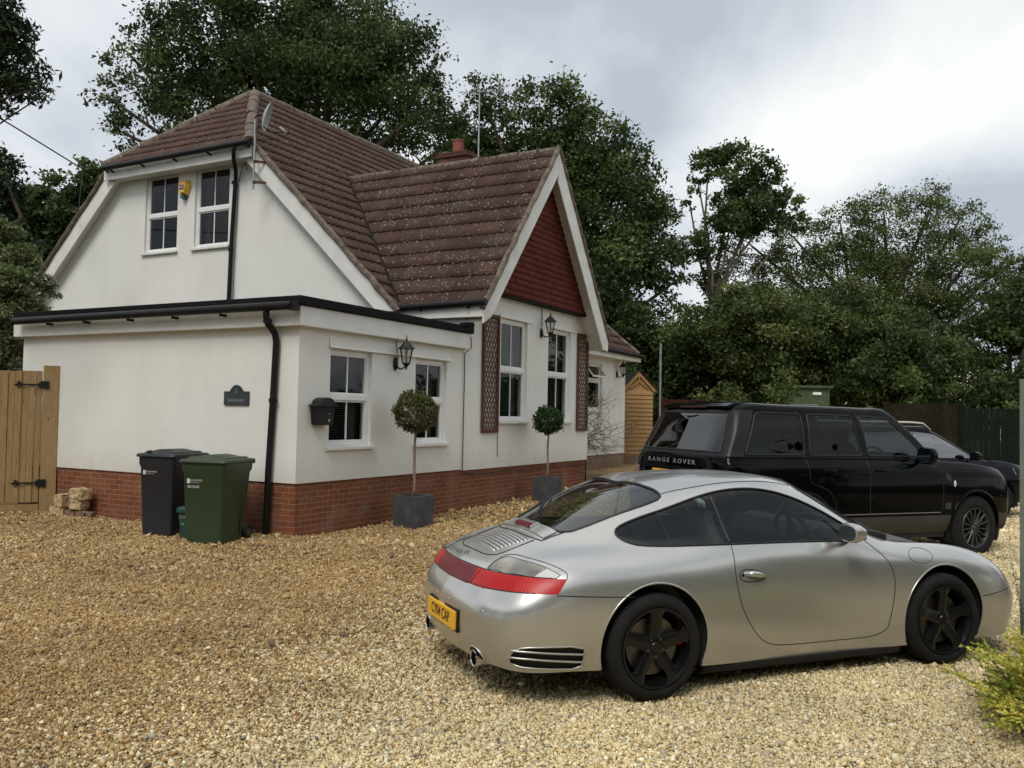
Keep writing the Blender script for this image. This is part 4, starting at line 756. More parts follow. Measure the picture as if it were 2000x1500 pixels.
rr = np.random.default_rng(78); root = tag(empty('post_ivy', (3.47,5.93,.0)), 'small ivy trail growing up the pale gate post', 'plant'); b_, lm = sprays('foliage', (0,0,.1), [((0,-.05,1),.75),((.03,0,1),.45)], [(.05,.10,.03),(.07,.13,.04)], rr, leaf=.013, droop=0); b_.build('stem', MT['bark'], root); link('foliage', lm, root)
rr = np.random.default_rng(79); root = hthing('variegated_shrub', 10.2, .75, .1, 'spindly shrub with white speckled twigs at the foot of the far wall', 'shrub'); m = MB(); Vs, Cs = [], []
def twig(p, d, L3, r_, lv):
    n = 7; P = [p]; 
    for i in range(n): d = (d+Vector(rr.normal(0,.13,3))).normalized(); p = p+d*(L3/n); P.append(p)
    m.tube(P, [r_*(1-.7*i/n) for i in range(n+1)], 5)
    if lv < 3:
        for i in range(2, n+1):
            if rr.random() < .85: twig(P[i], (d+Vector(rr.normal(0,.6,3))).normalized(), L3*.55, r_*.5, lv+1)
    if lv >= 1:
        for q_ in P: Vs.append(tuple(q_))
for k in range(5): twig(Vector((0,0,1.0)), Vector((rr.normal(.35,.4), rr.normal(-.2,.3), 1)).normalized(), .95, .016, 0)
for k in range(5): twig(Vector((0,0,.95)), Vector((1, rr.normal(-.6,.25), rr.uniform(.15,.5))).normalized(), 1.1, .014, 0)
m.tube([(0,0,0),(.0,0,.5),(0,0,1.02)], [.03,.025,.018], 6); m.build('branch', MT['bark'], root)
C = np.array(Vs); V_, F_, c_ = leafcloud(2600, C, .016, np.tile([[.42,.40,.33]], (len(C),1)), rr); V_ += np.repeat(rr.normal(0,.02,(2600,3)),4,0); link('foliage', npmesh('foliage', V_, F_, MT['leaf'], c_), root)
# ------------------------------------------------------------------ vehicles: a spline surface through a net of measured points, cut into panels
def natspline(P, n, closed=False, alpha=.5):
    """P (k,...) points -> n samples of a natural cubic through them (chord-power parameter)"""
    P = np.asarray(P, float); k = len(P); d = np.linalg.norm((P[1:]-P[:-1]).reshape(k-1, -1), axis=1)+1e-6; t = np.concatenate([[0], np.cumsum(d**.7)]); t /= t[-1]
    h = np.diff(t); A = np.zeros((k, k)); A[0,0] = A[-1,-1] = 1; B = np.zeros((k,)+P.shape[1:])
    for i in range(1, k-1): A[i,i-1] = h[i-1]; A[i,i] = 2*(h[i-1]+h[i]); A[i,i+1] = h[i]; B[i] = 6*((P[i+1]-P[i])/h[i]-(P[i]-P[i-1])/h[i-1])
    Mm = np.linalg.solve(A, B.reshape(k, -1)).reshape(B.shape); s = np.linspace(0, 1, n); j = np.clip(np.searchsorted(t, s, 'right')-1, 0, k-2)
    ex = (slice(None),)+(None,)*(P.ndim-1); a = ((t[j+1]-s)/h[j])[ex]; b = ((s-t[j])/h[j])[ex]; hh = (h[j]**2)[ex]
    return a*P[j]+b*P[j+1]+((a**3-a)*Mm[j]+(b**3-b)*Mm[j+1])*hh/6
def net_surface(net, nu, nv, sharp=()):
    """net (stations, lines, 3) -> (nu, nv, 3)"""
    net = np.asarray(net, float)
    S = natspline(net, nu); S = natspline(np.swapaxes(S, 0, 1), nv); return np.swapaxes(S, 0, 1)
def inpoly(P, x, y):
    P = np.asarray(P, float); r = np.zeros(x.shape, bool); j = len(P)-1
    for i in range(len(P)):
        xi, yi = P[i]; xj, yj = P[j]; c = ((yi > y) != (yj > y)) & (x < (xj-xi)*(y-yi)/(yj-yi+1e-12)+xi); r ^= c; j = i
    return r
def nearpoly(P, Q):
    """nearest point on closed polygon P for each Q (n,2)"""
    P = np.asarray(P, float); best = np.full(len(Q), 1e9); out = np.zeros_like(Q)
    for i in range(len(P)):
        a, b = P[i], P[(i+1) % len(P)]; d = b-a; t = np.clip(((Q-a) @ d)/(d @ d+1e-12), 0, 1); c = a+t[:, None]*d; ds = np.linalg.norm(Q-c, axis=1); m = ds < best; best[m] = ds[m]; out[m] = c[m]
    return out, best
def smoothpoly(P, n=8, r=1):
    """Chaikin rounding of a closed polygon"""
    P = np.asarray(P, float)
    for _ in range(r): Q = np.roll(P, -1, 0); P = np.stack([P*.78+Q*.22, P*.22+Q*.78], 1).reshape(-1, 2)
    return P
def densify(P, step=.02, closed=True):
    P = [np.asarray(p, float) for p in P]; out = []; n = len(P)
    for i in range(n if closed else n-1):
        a, b = P[i], P[(i+1) % n]; k = max(1, int(np.linalg.norm(b-a)/step)); out += [a+(b-a)*j/k for j in range(k)]
    if not closed: out.append(P[-1])
    return np.array(out)
class Shell:
    """half body mirrored in y; near side is y<0. Regions are cut by polygons seen along an axis"""
    def __init__(s, net, nu, nv):
        G = net_surface(net, nu, nv); s.nu, s.nv = nu, nv; G[..., 1] = np.abs(G[..., 1])
        L_ = G.copy(); Rr = G.copy(); L_[..., 1] *= -1; L_[:, -1, 1] = 0
        A = np.concatenate([L_, Rr[:, ::-1][:, 1:]], 1); s.A = A; nw = A.shape[1]; s.V = A.reshape(-1, 3).copy(); i = np.arange(nu*nw).reshape(nu, nw)
        s.F = np.stack([i[:-1,:-1], i[1:,:-1], i[1:,1:], i[:-1,1:]], -1).reshape(-1, 4); s.reg = np.zeros(len(s.F), int); s.locked = np.zeros(len(s.V), bool); s.norm()
        s.bvh = BVHTree.FromPolygons([Vector(v) for v in s.V], [tuple(f) for f in s.F])
    def norm(s):
        V = s.V; F = s.F; n = np.cross(V[F[:,2]]-V[F[:,0]], V[F[:,3]]-V[F[:,1]]); N_ = np.zeros_like(V)
        for k in range(4): np.add.at(N_, F[:,k], n)
        l = np.linalg.norm(N_, axis=1)[:, None]+1e-12; s.N = N_/l; c = V.mean(0)
        if (s.N*(V-c)).sum(1).mean() < 0: s.F = s.F[:, ::-1]; s.N = -s.N
    def cut(s, poly, axes, idn, cond=None, only=(0,), snap=True):
        """axes: the two coordinates of the view; cond(centres, normals) limits where"""
        poly = np.asarray(poly, float); a, b = axes; c = 3-a-b; V = s.V
        if snap:
            Q = V[:, [a, b]]; lo, hi = poly.min(0)-.03, poly.max(0)+.03; m = np.all((Q > lo) & (Q < hi), 1) & ~s.locked
            if cond is not None: m &= cond(V, s.N)
            idx = np.where(m)[0]
            if len(idx):
                near, d = nearpoly(poly, Q[idx]); 
                # local cell size
                e = np.zeros(len(V)); ec = np.zeros(len(V))
                for k in range(4):
                    q0, q1 = s.F[:,k], s.F[:,(k+1)%4]; l = np.linalg.norm(V[q0][:, [a,b]]-V[q1][:, [a,b]], axis=1); np.add.at(e, q0, l); np.add.at(e, q1, l); np.add.at(ec, q0, 1); np.add.at(ec, q1, 1)
                k_ = d < (e/np.maximum(ec,1))[idx]*.62; idx = idx[k_]; near = near[k_]; dl = near-V[idx][:, [a, b]]; n = s.N[idx]; nc = np.where(np.abs(n[:, c]) < .18, .18*np.sign(n[:, c]+1e-9), n[:, c])
                V[idx, c] += -(n[:, a]*dl[:,0]+n[:, b]*dl[:,1])/nc; V[idx, a] = near[:,0]; V[idx, b] = near[:,1]; s.locked[idx] = True
        C = V[s.F].mean(1); Nf = s.N[s.F].mean(1); m = inpoly(poly, C[:, a], C[:, b]) & np.isin(s.reg, only)
        if cond is not None: m &= cond(C, Nf)
        s.reg[m] = idn
    def piece(s, name, ids, mat, parent, off=0.0, smooth=True):
        m = np.isin(s.reg, ids); F = s.F[m]
        if not len(F): return None
        u, inv = np.unique(F, return_inverse=True); V = s.V[u]+s.N[u]*off; me = npmesh(name, V, inv.reshape(-1, 4), mat, smooth=True)
        try: me.normals_split_custom_set_from_vertices([tuple(n) for n in s.N[u]]) if len(me.vertices) == len(u) else None
        except Exception: pass
        return link(name, me, parent)
    def hit(s, p, axis, sign, off=.0):
        """project a 2D point (in the two other coordinates) onto the body, looking along axis*sign"""
        o = [0, 0, 0]; q = [i for i in range(3) if i != axis]; o[q[0]], o[q[1]] = p; o[axis] = -sign*8; d = [0,0,0]; d[axis] = sign
        h = s.bvh.ray_cast(Vector(o), Vector(d))
        if h[0] is None: return None
        n = h[1]; n = n if n.dot(Vector(d)) < 0 else -n
        return h[0]+n*off
    def line(s, mb, pts, axis, sign, r=.003, off=.0005, closed=False, step=.02, n=6):
        P = [s.hit(p, axis, sign, off) for p in densify(pts, step, closed)]; P = [p for p in P if p is not None]
        if len(P) > 2: mb.tube(P, r, n, closed=closed)
def rounded(pts, closed=True, n=2):
    P = [np.array(p, float) for p in pts]
    for _ in range(n):
        Q = []
        m = len(P)
        if closed:
            for i in range(m): a, b = P[i], P[(i+1) % m]; Q += [a*.75+b*.25, a*.25+b*.75]
        else:
            Q = [P[0]]
            for i in range(m-1): a, b = P[i], P[i+1]; Q += [a*.75+b*.25, a*.25+b*.75]
            Q.append(P[-1])
        P = Q
    return np.array(P)
def rc(pts, r=.03, n=3):
    P = [np.array(p, float) for p in pts]; out = []; k = len(P)
    for i in range(k):
        a, b, c = P[i-1], P[i], P[(i+1) % k]; u = (a-b)/np.linalg.norm(a-b); v = (c-b)/np.linalg.norm(c-b); p, q = b+u*r, b+v*r
        for j in range(n+1): t_ = j/n; out.append((1-t_)**2*p+2*t_*(1-t_)*b+t_*t_*q)
    return np.array(out)
def paint(name, c, rough=.3, metal=.0, coat=.8, flake=0, dirt=.0):
    t = NT(name); t.set(rough, metal, .5, coat); t.b.inputs['Coat Roughness'].default_value = .04; t.b.inputs['Coat IOR'].default_value = 1.5
    cc = t.mix(t.ramp(t.noise(700, 1), [(.35, (0,0,0)), (.65, (1,1,1))]), tuple(x*(1-flake) for x in c), tuple(min(1, x*(1+flake)) for x in c)) if flake else t.mix(0, c, c)
    if dirt:
        sz = t.n('ShaderNodeSeparateXYZ', {0: t.n('ShaderNodeTexCoord').outputs['Object']}).outputs[2]; lo = t.ramp(sz, [(.12, (1,1,1)), (.55, (0,0,0))]); nn = t.ramp(t.noise(5, 6, rough=.65), [(.35, (0,0,0)), (.75, (1,1,1))])
        d_ = t.math('MULTIPLY', t.math('MULTIPLY', lo, t.math('ADD', t.math('MULTIPLY', nn, .7), .3)), dirt); cc = t.mix(d_, cc, (.19,.155,.11)); t.l(t.math('ADD', t.math('MULTIPLY', d_, .5), rough), t.b.inputs['Roughness']); t.l(t.math('MULTIPLY', t.math('SUBTRACT', 1, d_), coat), t.b.inputs['Coat Weight'])
    t.base(cc); return t.m
tyre_m = simple('tyre_rubber', (.014,.0135,.013), .85, spec=.2, var=.25, vs=12, bump=.2, bs=60); rimk = simple('gloss_black_rim', (.005,.005,.0055), .25, spec=.35, coat=.1)
disc_m = simple('brake_disc', (.14,.13,.12), .35, .9, var=.25, vs=12); red_cal = simple('red_caliper', (.34,.018,.010), .4); seal = simple('rubber_seal', (.012,.012,.012), .5); dark_in = simple('cabin_dark', (.012,.012,.013), .7); under = simple('underbody', (.012,.011,.010), .9)
def wheel(parent, c, rad, w, rimr, side, spokes, rim_m, caliper=None, steer=0, caliper_at=25, twin=False):
    """wheel as a part of the car; side=-1: outer face towards -y"""
    e_ = MB(); Tm = Matrix.Translation(c) @ Matrix.Rotation(steer, 4, 'Z') @ (Matrix.Identity(4) if side < 0 else Matrix.Rotation(math.pi, 4, 'Z')); h = w/2
    e_.T = Tm; sw = rad-rimr
    pr = [(rimr-.012,-h+.02),(rimr+.004,-h+.006),(rimr+sw*.3,-h-.004),(rimr+sw*.68,-h+.002),(rad-.012,-h+.022),(rad-.002,-h+.04)]+[(rad+(.0 if k % 2 else -.007), -h+.04+(w-.08)*(k+.5)/8) for k in range(8)]+[(rad-.002,h-.04),(rad-.014,h-.02),(rimr+sw*.5,h),(rimr,h-.01)]
    e_.lathe(pr, 60, 'y', cap=False); tyre = e_.build('wheel', tyre_m, parent, smooth=50)
    r_ = MB(); r_.T = Tm; r_.lathe([(rimr+.006,-h+.004),(rimr+.002,-h-.004),(rimr-.010,-h-.002),(rimr-.018,-h+.018),(rimr-.03,-h+.05),(rimr-.045,h-.03),(rimr-.005,h)], 60, 'y', cap=False)
    for i in range(spokes):
        a = 2*math.pi*i/spokes+.31; ca, sa = math.cos(a), math.sin(a)
        def pt(r, t, y): return (r*ca-t*sa, y, r*sa+t*ca)
        R1 = rimr-.012
        if spokes == 5:
            secs = [(.045,.044,-h+.030,.05),(.10,.040,-h+.022,.045),(.16,.034,-h+.016,.04),(R1-.04,.038,-h+.010,.035),(R1-.012,.055,-h+.008,.03),(R1+.006,.075,-h+.008,.02)]
        else:
            secs = [(.04,.014,-h+.020,.03),(.12,.010,-h+.016,.03),(R1-.03,.010,-h+.010,.03),(R1+.004,.016,-h+.008,.02)]
        vs = []; 
        for r, t, y, d in secs: vs += [pt(r,-t,y+.006), pt(r,-t*.5,y-.003), pt(r,t*.5,y-.003), pt(r,t,y+.006), pt(r,t*.9,y+d), pt(r,-t*.9,y+d)]
        r_.add(vs, [(k*6+j, k*6+(j+1) % 6, (k+1)*6+(j+1) % 6, (k+1)*6+j) for k in range(len(secs)-1) for j in range(6)])
    r_.lathe([(.0,-h+.014),(.03,-h+.015),(.034,-h+.02),(.05,-h+.024),(.075,-h+.034),(.08,-h+.06)], 30, 'y', cap=False)
    rim = r_.build('rim', rim_m, tyre, smooth=32)
    for i in range(5): a = 2*math.pi*i/5+.31+math.pi/5; b_ = MB(); b_.T = Tm; b_.lathe([(0,-h+.022),(.008,-h+.022),(.010,-h+.035)], 8, 'y', c=(.055*math.cos(a),0,.055*math.sin(a))); b_.build('wheel_bolt', disc_m, tyre)
    if caliper:
        d_ = MB(); d_.T = Tm; d_.lathe([(.07,-h+.075),(rimr*.74,-h+.075),(rimr*.745,-h+.085),(rimr*.74,-h+.10),(.07,-h+.10)], 40, 'y'); d_.lathe([(.0,-h+.065),(.068,-h+.067),(.08,-h+.10)], 24, 'y'); d_.build('brake_disc', disc_m, tyre, smooth=35)
        d_ = MB(); d_.T = Tm; P = []; r0, r1 = rimr*.50, rimr*.84
        arc_ = [(r1*math.cos(R(caliper_at+k)), r1*math.sin(R(caliper_at+k))) for k in range(-13, 14, 6)]+[(r0*math.cos(R(caliper_at-k)), r0*math.sin(R(caliper_at-k))) for k in range(-12, 13, 8)]
        d_.prism(arc_, .075, o=(0,-h+.045,0)); d_.build('brake_caliper', caliper, tyre, bevel=.006)
    b_ = MB(); b_.T = Tm; b_.lathe([(0,h-.05),(rimr,h-.05)], 30, 'y'); b_.build('hub_back', under, tyre)
    return tyre
CA = R(22.0)
# ================================================================== silver sports coupe
car = tag(empty('sports_coupe', (-.45,5.74,0), CA), 'silver sports coupe with black five spoke wheels parked in the foreground', 'car', 'parked cars')
silver = paint('silver_paint', (.56,.555,.53), .29, .78, .7, .22, .40)
net = [
 [(.07,0,.225),(.02,0,.34),(.015,0,.46),(.03,0,.56),(.075,0,.645),(.12,0,.725),(.21,0,.80),(.37,0,.875),(.50,0,.915),(.60,0,.945),(.66,0,.97)],
 [(.09,.35,.225),(.045,.355,.34),(.04,.36,.46),(.055,.36,.56),(.10,.36,.645),(.145,.36,.725),(.24,.34,.795),(.42,.30,.87),(.57,.26,.92),(.72,.16,.99),(.80,0,1.035)],
 [(.155,.615,.22),(.11,.625,.34),(.10,.63,.46),(.115,.625,.56),(.16,.61,.645),(.215,.60,.725),(.33,.56,.80),(.56,.49,.875),(.75,.43,.965),(.92,.25,1.085),(.98,0,1.125)],
 [(.29,.78,.21),(.255,.795,.34),(.245,.80,.46),(.26,.80,.57),(.31,.785,.66),(.38,.76,.745),(.50,.70,.825),(.74,.62,.90),(.92,.56,1.01),(1.10,.34,1.165),(1.15,0,1.195)],
 [(.56,.845,.21),(.53,.87,.34),(.53,.88,.46),(.54,.882,.58),(.56,.87,.69),(.62,.84,.775),(.72,.775,.85),(.93,.69,.925),(1.12,.625,1.06),(1.30,.40,1.225),(1.34,0,1.245)],
 [(.98,.885,.195),(1.0,.905,.34),(1.0,.918,.46),(1.0,.918,.59),(1.02,.905,.70),(1.05,.87,.79),(1.12,.79,.868),(1.24,.715,.945),(1.36,.635,1.11),(1.50,.42,1.258),(1.54,0,1.28)],
 [(1.42,.865,.17),(1.42,.892,.32),(1.42,.902,.46),(1.42,.897,.60),(1.43,.882,.71),(1.45,.848,.80),(1.50,.785,.878),(1.58,.70,1.00),(1.67,.605,1.175),(1.78,.41,1.282),(1.82,0,1.30)],
 [(1.87,.835,.16),(1.87,.856,.32),(1.87,.862,.46),(1.87,.860,.60),(1.87,.848,.71),(1.88,.825,.80),(1.92,.782,.882),(1.95,.695,1.03),(1.98,.59,1.205),(2.06,.41,1.287),(2.10,0,1.306)],
 [(2.30,.825,.16),(2.30,.845,.32),(2.30,.852,.46),(2.30,.850,.60),(2.30,.840,.71),(2.31,.820,.80),(2.33,.782,.878),(2.32,.705,1.01),(2.31,.605,1.165),(2.38,.43,1.255),(2.42,0,1.277)],
 [(2.70,.83,.16),(2.70,.85,.32),(2.70,.858,.46),(2.70,.857,.59),(2.70,.848,.69),(2.70,.825,.78),(2.71,.782,.862),(2.68,.725,.945),(2.62,.645,1.045),(2.74,.44,1.112),(2.79,0,1.140)],
 [(3.02,.845,.16),(3.02,.865,.32),(3.02,.872,.46),(3.02,.872,.58),(3.02,.864,.68),(3.02,.838,.765),(3.02,.77,.832),(3.00,.71,.865),(2.96,.64,.905),(3.06,.44,.945),(3.12,0,.968)],
 [(3.40,.855,.16),(3.40,.875,.32),(3.40,.882,.46),(3.40,.88,.58),(3.40,.866,.675),(3.40,.828,.755),(3.40,.745,.818),(3.40,.65,.823),(3.40,.53,.815),(3.40,.32,.850),(3.40,0,.868)],
 [(3.78,.845,.16),(3.78,.87,.32),(3.78,.877,.45),(3.78,.87,.56),(3.78,.852,.645),(3.78,.805,.718),(3.78,.715,.775),(3.78,.61,.775),(3.78,.49,.752),(3.78,.28,.765),(3.78,0,.778)],
 [(4.08,.80,.15),(4.10,.825,.31),(4.10,.828,.43),(4.09,.812,.53),(4.08,.785,.60),(4.07,.73,.66),(4.06,.645,.70),(4.06,.55,.70),(4.06,.44,.683),(4.06,.25,.685),(4.06,0,.692)],
 [(4.25,.68,.15),(4.29,.70,.30),(4.30,.70,.41),(4.28,.685,.49),(4.26,.655,.55),(4.24,.605,.60),(4.22,.53,.63),(4.22,.45,.632),(4.22,.36,.625),(4.22,.20,.622),(4.22,0,.625)],
 [(4.35,.42,.15),(4.40,.43,.29),(4.41,.43,.39),(4.395,.42,.455),(4.375,.41,.50),(4.355,.385,.535),(4.335,.345,.558),(4.325,.30,.565),(4.32,.24,.565),(4.315,.13,.565),(4.315,0,.565)],
 [(4.38,0,.15),(4.425,0,.29),(4.435,0,.38),(4.425,0,.44),(4.41,0,.475),(4.395,0,.50),(4.38,0,.515),(4.37,0,.525),(4.36,0,.53),(4.355,0,.535),(4.35,0,.538)],
]
sh = Shell(net, 430, 150)
near = lambda C, N_: (C[:, 1] < -.3); sides = lambda C, N_: (np.abs(C[:, 1]) > .35)
RA, FA = (1.085, .318), (3.435, .318)
def circ(c, r, a0=0, a1=360, n=60): return np.array([(c[0]+r*math.cos(R(a0+(a1-a0)*i/n)), c[1]+r*math.sin(R(a0+(a1-a0)*i/n))) for i in range(n+(0 if a1-a0 == 360 else 1))])
# wheel openings
for k, (c, r) in enumerate(((RA,.372),(FA,.368))): sh.cut(circ((c[0],c[1]+.012), r), (0,2), 90, lambda C, N_: np.abs(C[:,1]) > .5)

SW = rounded([(.925,.985),(.955,.925),(1.09,.895),(1.60,.893),(2.2,.890),(2.80,.878),(2.86,.885),(2.74,.950),(2.55,1.062),(2.36,1.150),(2.18,1.205),(2.0,1.228),(1.80,1.222),(1.60,1.190),(1.35,1.125),(1.08,1.052)], n=2)
side_c = lambda C, N_: (np.abs(C[:,1]) > .5)
sh.cut(SW, (0,2), 10, side_c)
bpil = [(1.655,1.3),(1.70,.84),(3.1,.84),(3.1,1.3)]
sh.cut(bpil, (0,2), 11, side_c, only=(10,), snap=False)
RW = rounded([(.655,0),(.665,-.25),(.69,-.41),(.88,-.485),(1.05,-.535),(1.2,-.560),(1.315,-.555),(1.33,-.49),(1.29,-.33),(1.28,0),(1.29,.33),(1.33,.49),(1.315,.555),(1.2,.560),(1.05,.535),(.88,.485),(.69,.41),(.665,.25)], n=1)
top_c = lambda C, N_: N_[:,2] > .2
sh.cut(RW, (0,1), 12, top_c)
WS = rounded([(2.44,0),(2.43,-.30),(2.40,-.50),(2.52,-.555),(2.70,-.60),(2.90,-.635),(3.03,-.635),(3.10,-.50),(3.15,-.25),(3.17,0),(3.15,.25),(3.10,.50),(3.03,.635),(2.90,.635),(2.70,.60),(2.52,.555),(2.40,.50),(2.43,.30)], n=1)
sh.cut(WS, (0,1), 13, top_c)
DOOR = rounded([(1.700,.893),(1.685,.80),(1.675,.69),(1.71,.53),(1.78,.41),(1.87,.30),(1.98,.247),(2.15,.238),(2.5,.236),(2.915,.242),(2.955,.40),(2.985,.60),(2.955,.72),(2.89,.80),(2.80,.882)], closed=False, n=2)
sh.cut(DOOR, (0,2), 20, side_c)
LB = [(-.1,.643),(.09,.646),(.17,.657),(.33,.661),(.452,.662),(.515,.741),(.33,.741),(.17,.743),(-.1,.744)]
sh.cut(LB, (0,2), 31, None)
CLR = [(.180,-.425),(.218,-.400),(.265,-.392),(.315,-.415),(.355,-.534),(.408,-.672),(.455,-.765),(.486,-.806),(.46,-.812),(.40,-.777),(.333,-.722),(.228,-.580)]
hi_c = lambda C, N_: C[:,2] > .738
sh.cut(CLR, (0,1), 32, hi_c); sh.cut([(x,-y) for x, y in CLR[::-1]], (0,1), 32, hi_c)
VNT = rounded([(.215,.245),(.195,.295),(.225,.352),(.32,.364),(.61,.360),(.618,.30),(.603,.222),(.40,.232)], n=1)
for y_ in (-.475,.475): sh.cut(circ((y_,.232), .072, n=28), (1,2), 90, lambda C, N_: C[:,0] < .35)
sh.cut(VNT, (0,2), 33, lambda C, N_: np.abs(C[:,1]) > .62)
sh.cut([(-.2,.1),(-.2,.644),(.45,.662),(.92,.630),(1.0,.1)], (0,2), 30, None, only=(0,), snap=False)
CF = [(3.25+.112*math.cos(t), .762+.048*math.sin(t)) for t in np.linspace(0, 2*math.pi, 33)[:-1]]
# panels
body = sh.piece('body', [0], silver, car); bump = sh.piece('rear_bumper', [30], silver, car)
C_ = sh.V[sh.F].mean(1)
def side_piece(name, idn, mat, off=0, parent=car):
    r_ = []
    for sg in (-1, 1):
        keep = sh.reg.copy(); sh.reg = np.where((sh.reg == idn) & (C_[:,1]*sg > 0), 777, sh.reg); r_.append(sh.piece(name, [777], mat, parent, off)); sh.reg = keep
    return r_
doors = side_piece('door', 20, silver)
cglass = m_glass('green_tinted_glass', (.52,.60,.57), .01, .62)
side_piece('quarter_window', 10, cglass, -.004); side_piece('door_window', 11, cglass, -.004, car)
sh.piece('rear_window', [12], m_glass('rear_glass', (.34,.40,.37), .012, 1.25), car, -.003); sh.piece('windscreen', [13], cglass, car, -.003)
t_ = NT('red_lens'); t_.set(.32, 0, .3, 0); sy = t_.n('ShaderNodeSeparateXYZ', {0: t_.n('ShaderNodeTexCoord').outputs['Object']}); ab = t_.math('ABSOLUTE', sy.outputs[1]); 
c_ = t_.mix(t_.math('GREATER_THAN', ab, .33), (.13,.006,.010), (.40,.010,.010)); rib = t_.math('SINE', t_.math('MULTIPLY', sy.outputs[0], 420)); c_ = t_.mix(t_.math('MULTIPLY', t_.math('GREATER_THAN', ab, .70), t_.math('MULTIPLY', t_.math('ADD', rib, 1), .10)), c_, (.85,.10,.08))
t_.base(c_); t_.b.inputs['Emission Color'].default_value = (0,0,0,1); lens_red = t_.m
t_ = NT('smoked_lens'); t_.set(.2, .15, .5, .6); ab = t_.math('ABSOLUTE', t_.n('ShaderNodeSeparateXYZ', {0: t_.n('ShaderNodeTexCoord').outputs['Object']}).outputs[1])
t_.base(t_.mix(t_.math('GREATER_THAN', ab, .735), t_.ramp(t_.noise(6, 3), [(.35, (.13,.12,.105)), (.65, (.34,.32,.275))]), (.62,.60,.56))); lens_clear = t_.m
lb = sh.piece('rear_light_bar', [31], lens_red, car, .003)
for o_ in side_piece('indicator_lens', 32, lens_clear, .001): pass
for o_ in side_piece('bumper_vent', 33, MT['black'], -.014, bump): pass
# seams, seals and trim that follow the skin
def gap(S_, root_, pts, axis, sign, r, off=.0005, closed=False):
    g_ = MB(); S_.line(g_, pts, axis, sign, r, off, closed=closed)
    if g_.v: g_.build('panel_gap', seal, root_, smooth=True, fixn=False, uv=False)
for sg in (-1, 1):
    gap(sh, car, DOOR, 1, -sg, .0028); gap(sh, car, [(1.70,.893),(1.70,.885)], 1, -sg, .0028)
    gap(sh, car, [(.445,.655),(.62,.645),(.80,.636),(.925,.630)], 1, -sg, .0032)
    gap(sh, car, CF, 1, -sg, .0018, closed=True) if sg < 0 else None
    gap(sh, car, rounded([(3.79,.46),(4.0,.475),(4.15,.49)], False), 1, -sg, .003)
    gap(sh, car, rounded([(3.02,.665),(3.02,.80)], False), 2, -1, .0001) if 0 else None
for sg in (-1, 1):
    gap(sh, car, [(x, sg*-y) for x, y in CLR], 2, -1, .0025, .0005, True)
    gap(sh, car, [(1.33,sg*.520),(1.52,sg*.516),(1.76,sg*.507),(2.1,sg*.500),(2.38,sg*.497)], 2, -1, .003)
    gap(sh, car, rounded([(.178,sg*.412),(.25,sg*.382),(.345,sg*.386),(.405,sg*.56),(.455,sg*.70),(.505,sg*.785),(.53,sg*.82),(.512,sg*.838)], False), 2, -1, .0025)
    gap(sh, car, rounded([(.226,0),(.232,sg*.18),(.25,sg*.27),(.285,sg*.325),(.36,sg*.335),(.525,sg*.328)], False), 2, -1, .004)
    gap(sh, car, [(.512,0),(.525,sg*.25),(.553,sg*.375),(.62,sg*.378),(.70,sg*.40)], 2, -1, .0045)
    gap(sh, car, rounded([(3.06,sg*.66),(3.5,sg*.60),(3.95,sg*.53),(4.22,sg*.40),(4.28,0)], False), 2, -1, .0025)
for sg in (-1, 1):
    m = MB(); sh.line(m, SW, 1, -sg, .0075, .0, closed=True); sh.line(m, [(1.66,1.195),(1.70,.895)], 1, -sg, .011, -.006); m.build('window_seal', seal, car, smooth=True, fixn=False, uv=False)
m = MB(); sh.line(m, RW, 2, -1, .009, 0, closed=True); m.build('window_seal', seal, car, smooth=True, fixn=False, uv=False)
m = MB(); sh.line(m, WS, 2, -1, .008, 0, closed=True); m.build('window_seal', seal, car, smooth=True, fixn=False, uv=False)
for (c0, r) in ((RA,.372),(FA,.368)):
    for sg in (-1, 1):
        m = MB(); P = [sh.hit(p, 1, -sg, -.003) for p in circ((c0[0],c0[1]+.012), r, -22, 202, 60)]; P = [p for p in P if p is not None and p.z > .16]; m.tube(P, .0065, 8); m.build('arch_lip', silver, car, smooth=True, fixn=False, uv=False)
        m = MB(); Q = circ((c0[0],c0[1]+.012), r+.002, -25, 205, 30); m.add([(x, sg*.50, z) for x, z in Q]+[(x, sg*(.87 if c0 is RA else .845), z) for x, z in Q], [(i,i+1,i+32,i+31) for i in range(30)]); m.add([(x, sg*.50, z) for x, z in Q], [tuple(range(31))]); m.build('wheel_liner', under, car)
# light bar seams
m = MB()
for sg in (-1, 1):
    for y in (.335,): P = [sh.hit((sg*(y+.03*k/6), .650+.09*k/6), 0, 1, .0045) for k in range(7)]; P = [p for p in P if p]; m = MB(); m.tube(P, .0022, 5); m.build('lens_divider', lens_red, lb)
m = MB(); P = []
for sg in (1, -1):
    side_ = [sh.hit((sg*y, .646+(.006 if y > .3 else 0)+max(0,y-.3)*.02), 0, 1, .0015) for y in (np.linspace(.80, 0, 34) if sg > 0 else np.linspace(0.02, .80, 34))]; P += [p for p in side_ if p]
m.tube(P, .0035, 6)
P = []
for sg in (1, -1): P += [p for p in [sh.hit((sg*y, .744), 0, 1, .0015) for y in (np.linspace(.80, 0, 34) if sg > 0 else np.linspace(.02, .80, 34))] if p]
m.tube(P, .0035, 6); m.build('lens_surround', seal, lb, smooth=True, fixn=False)
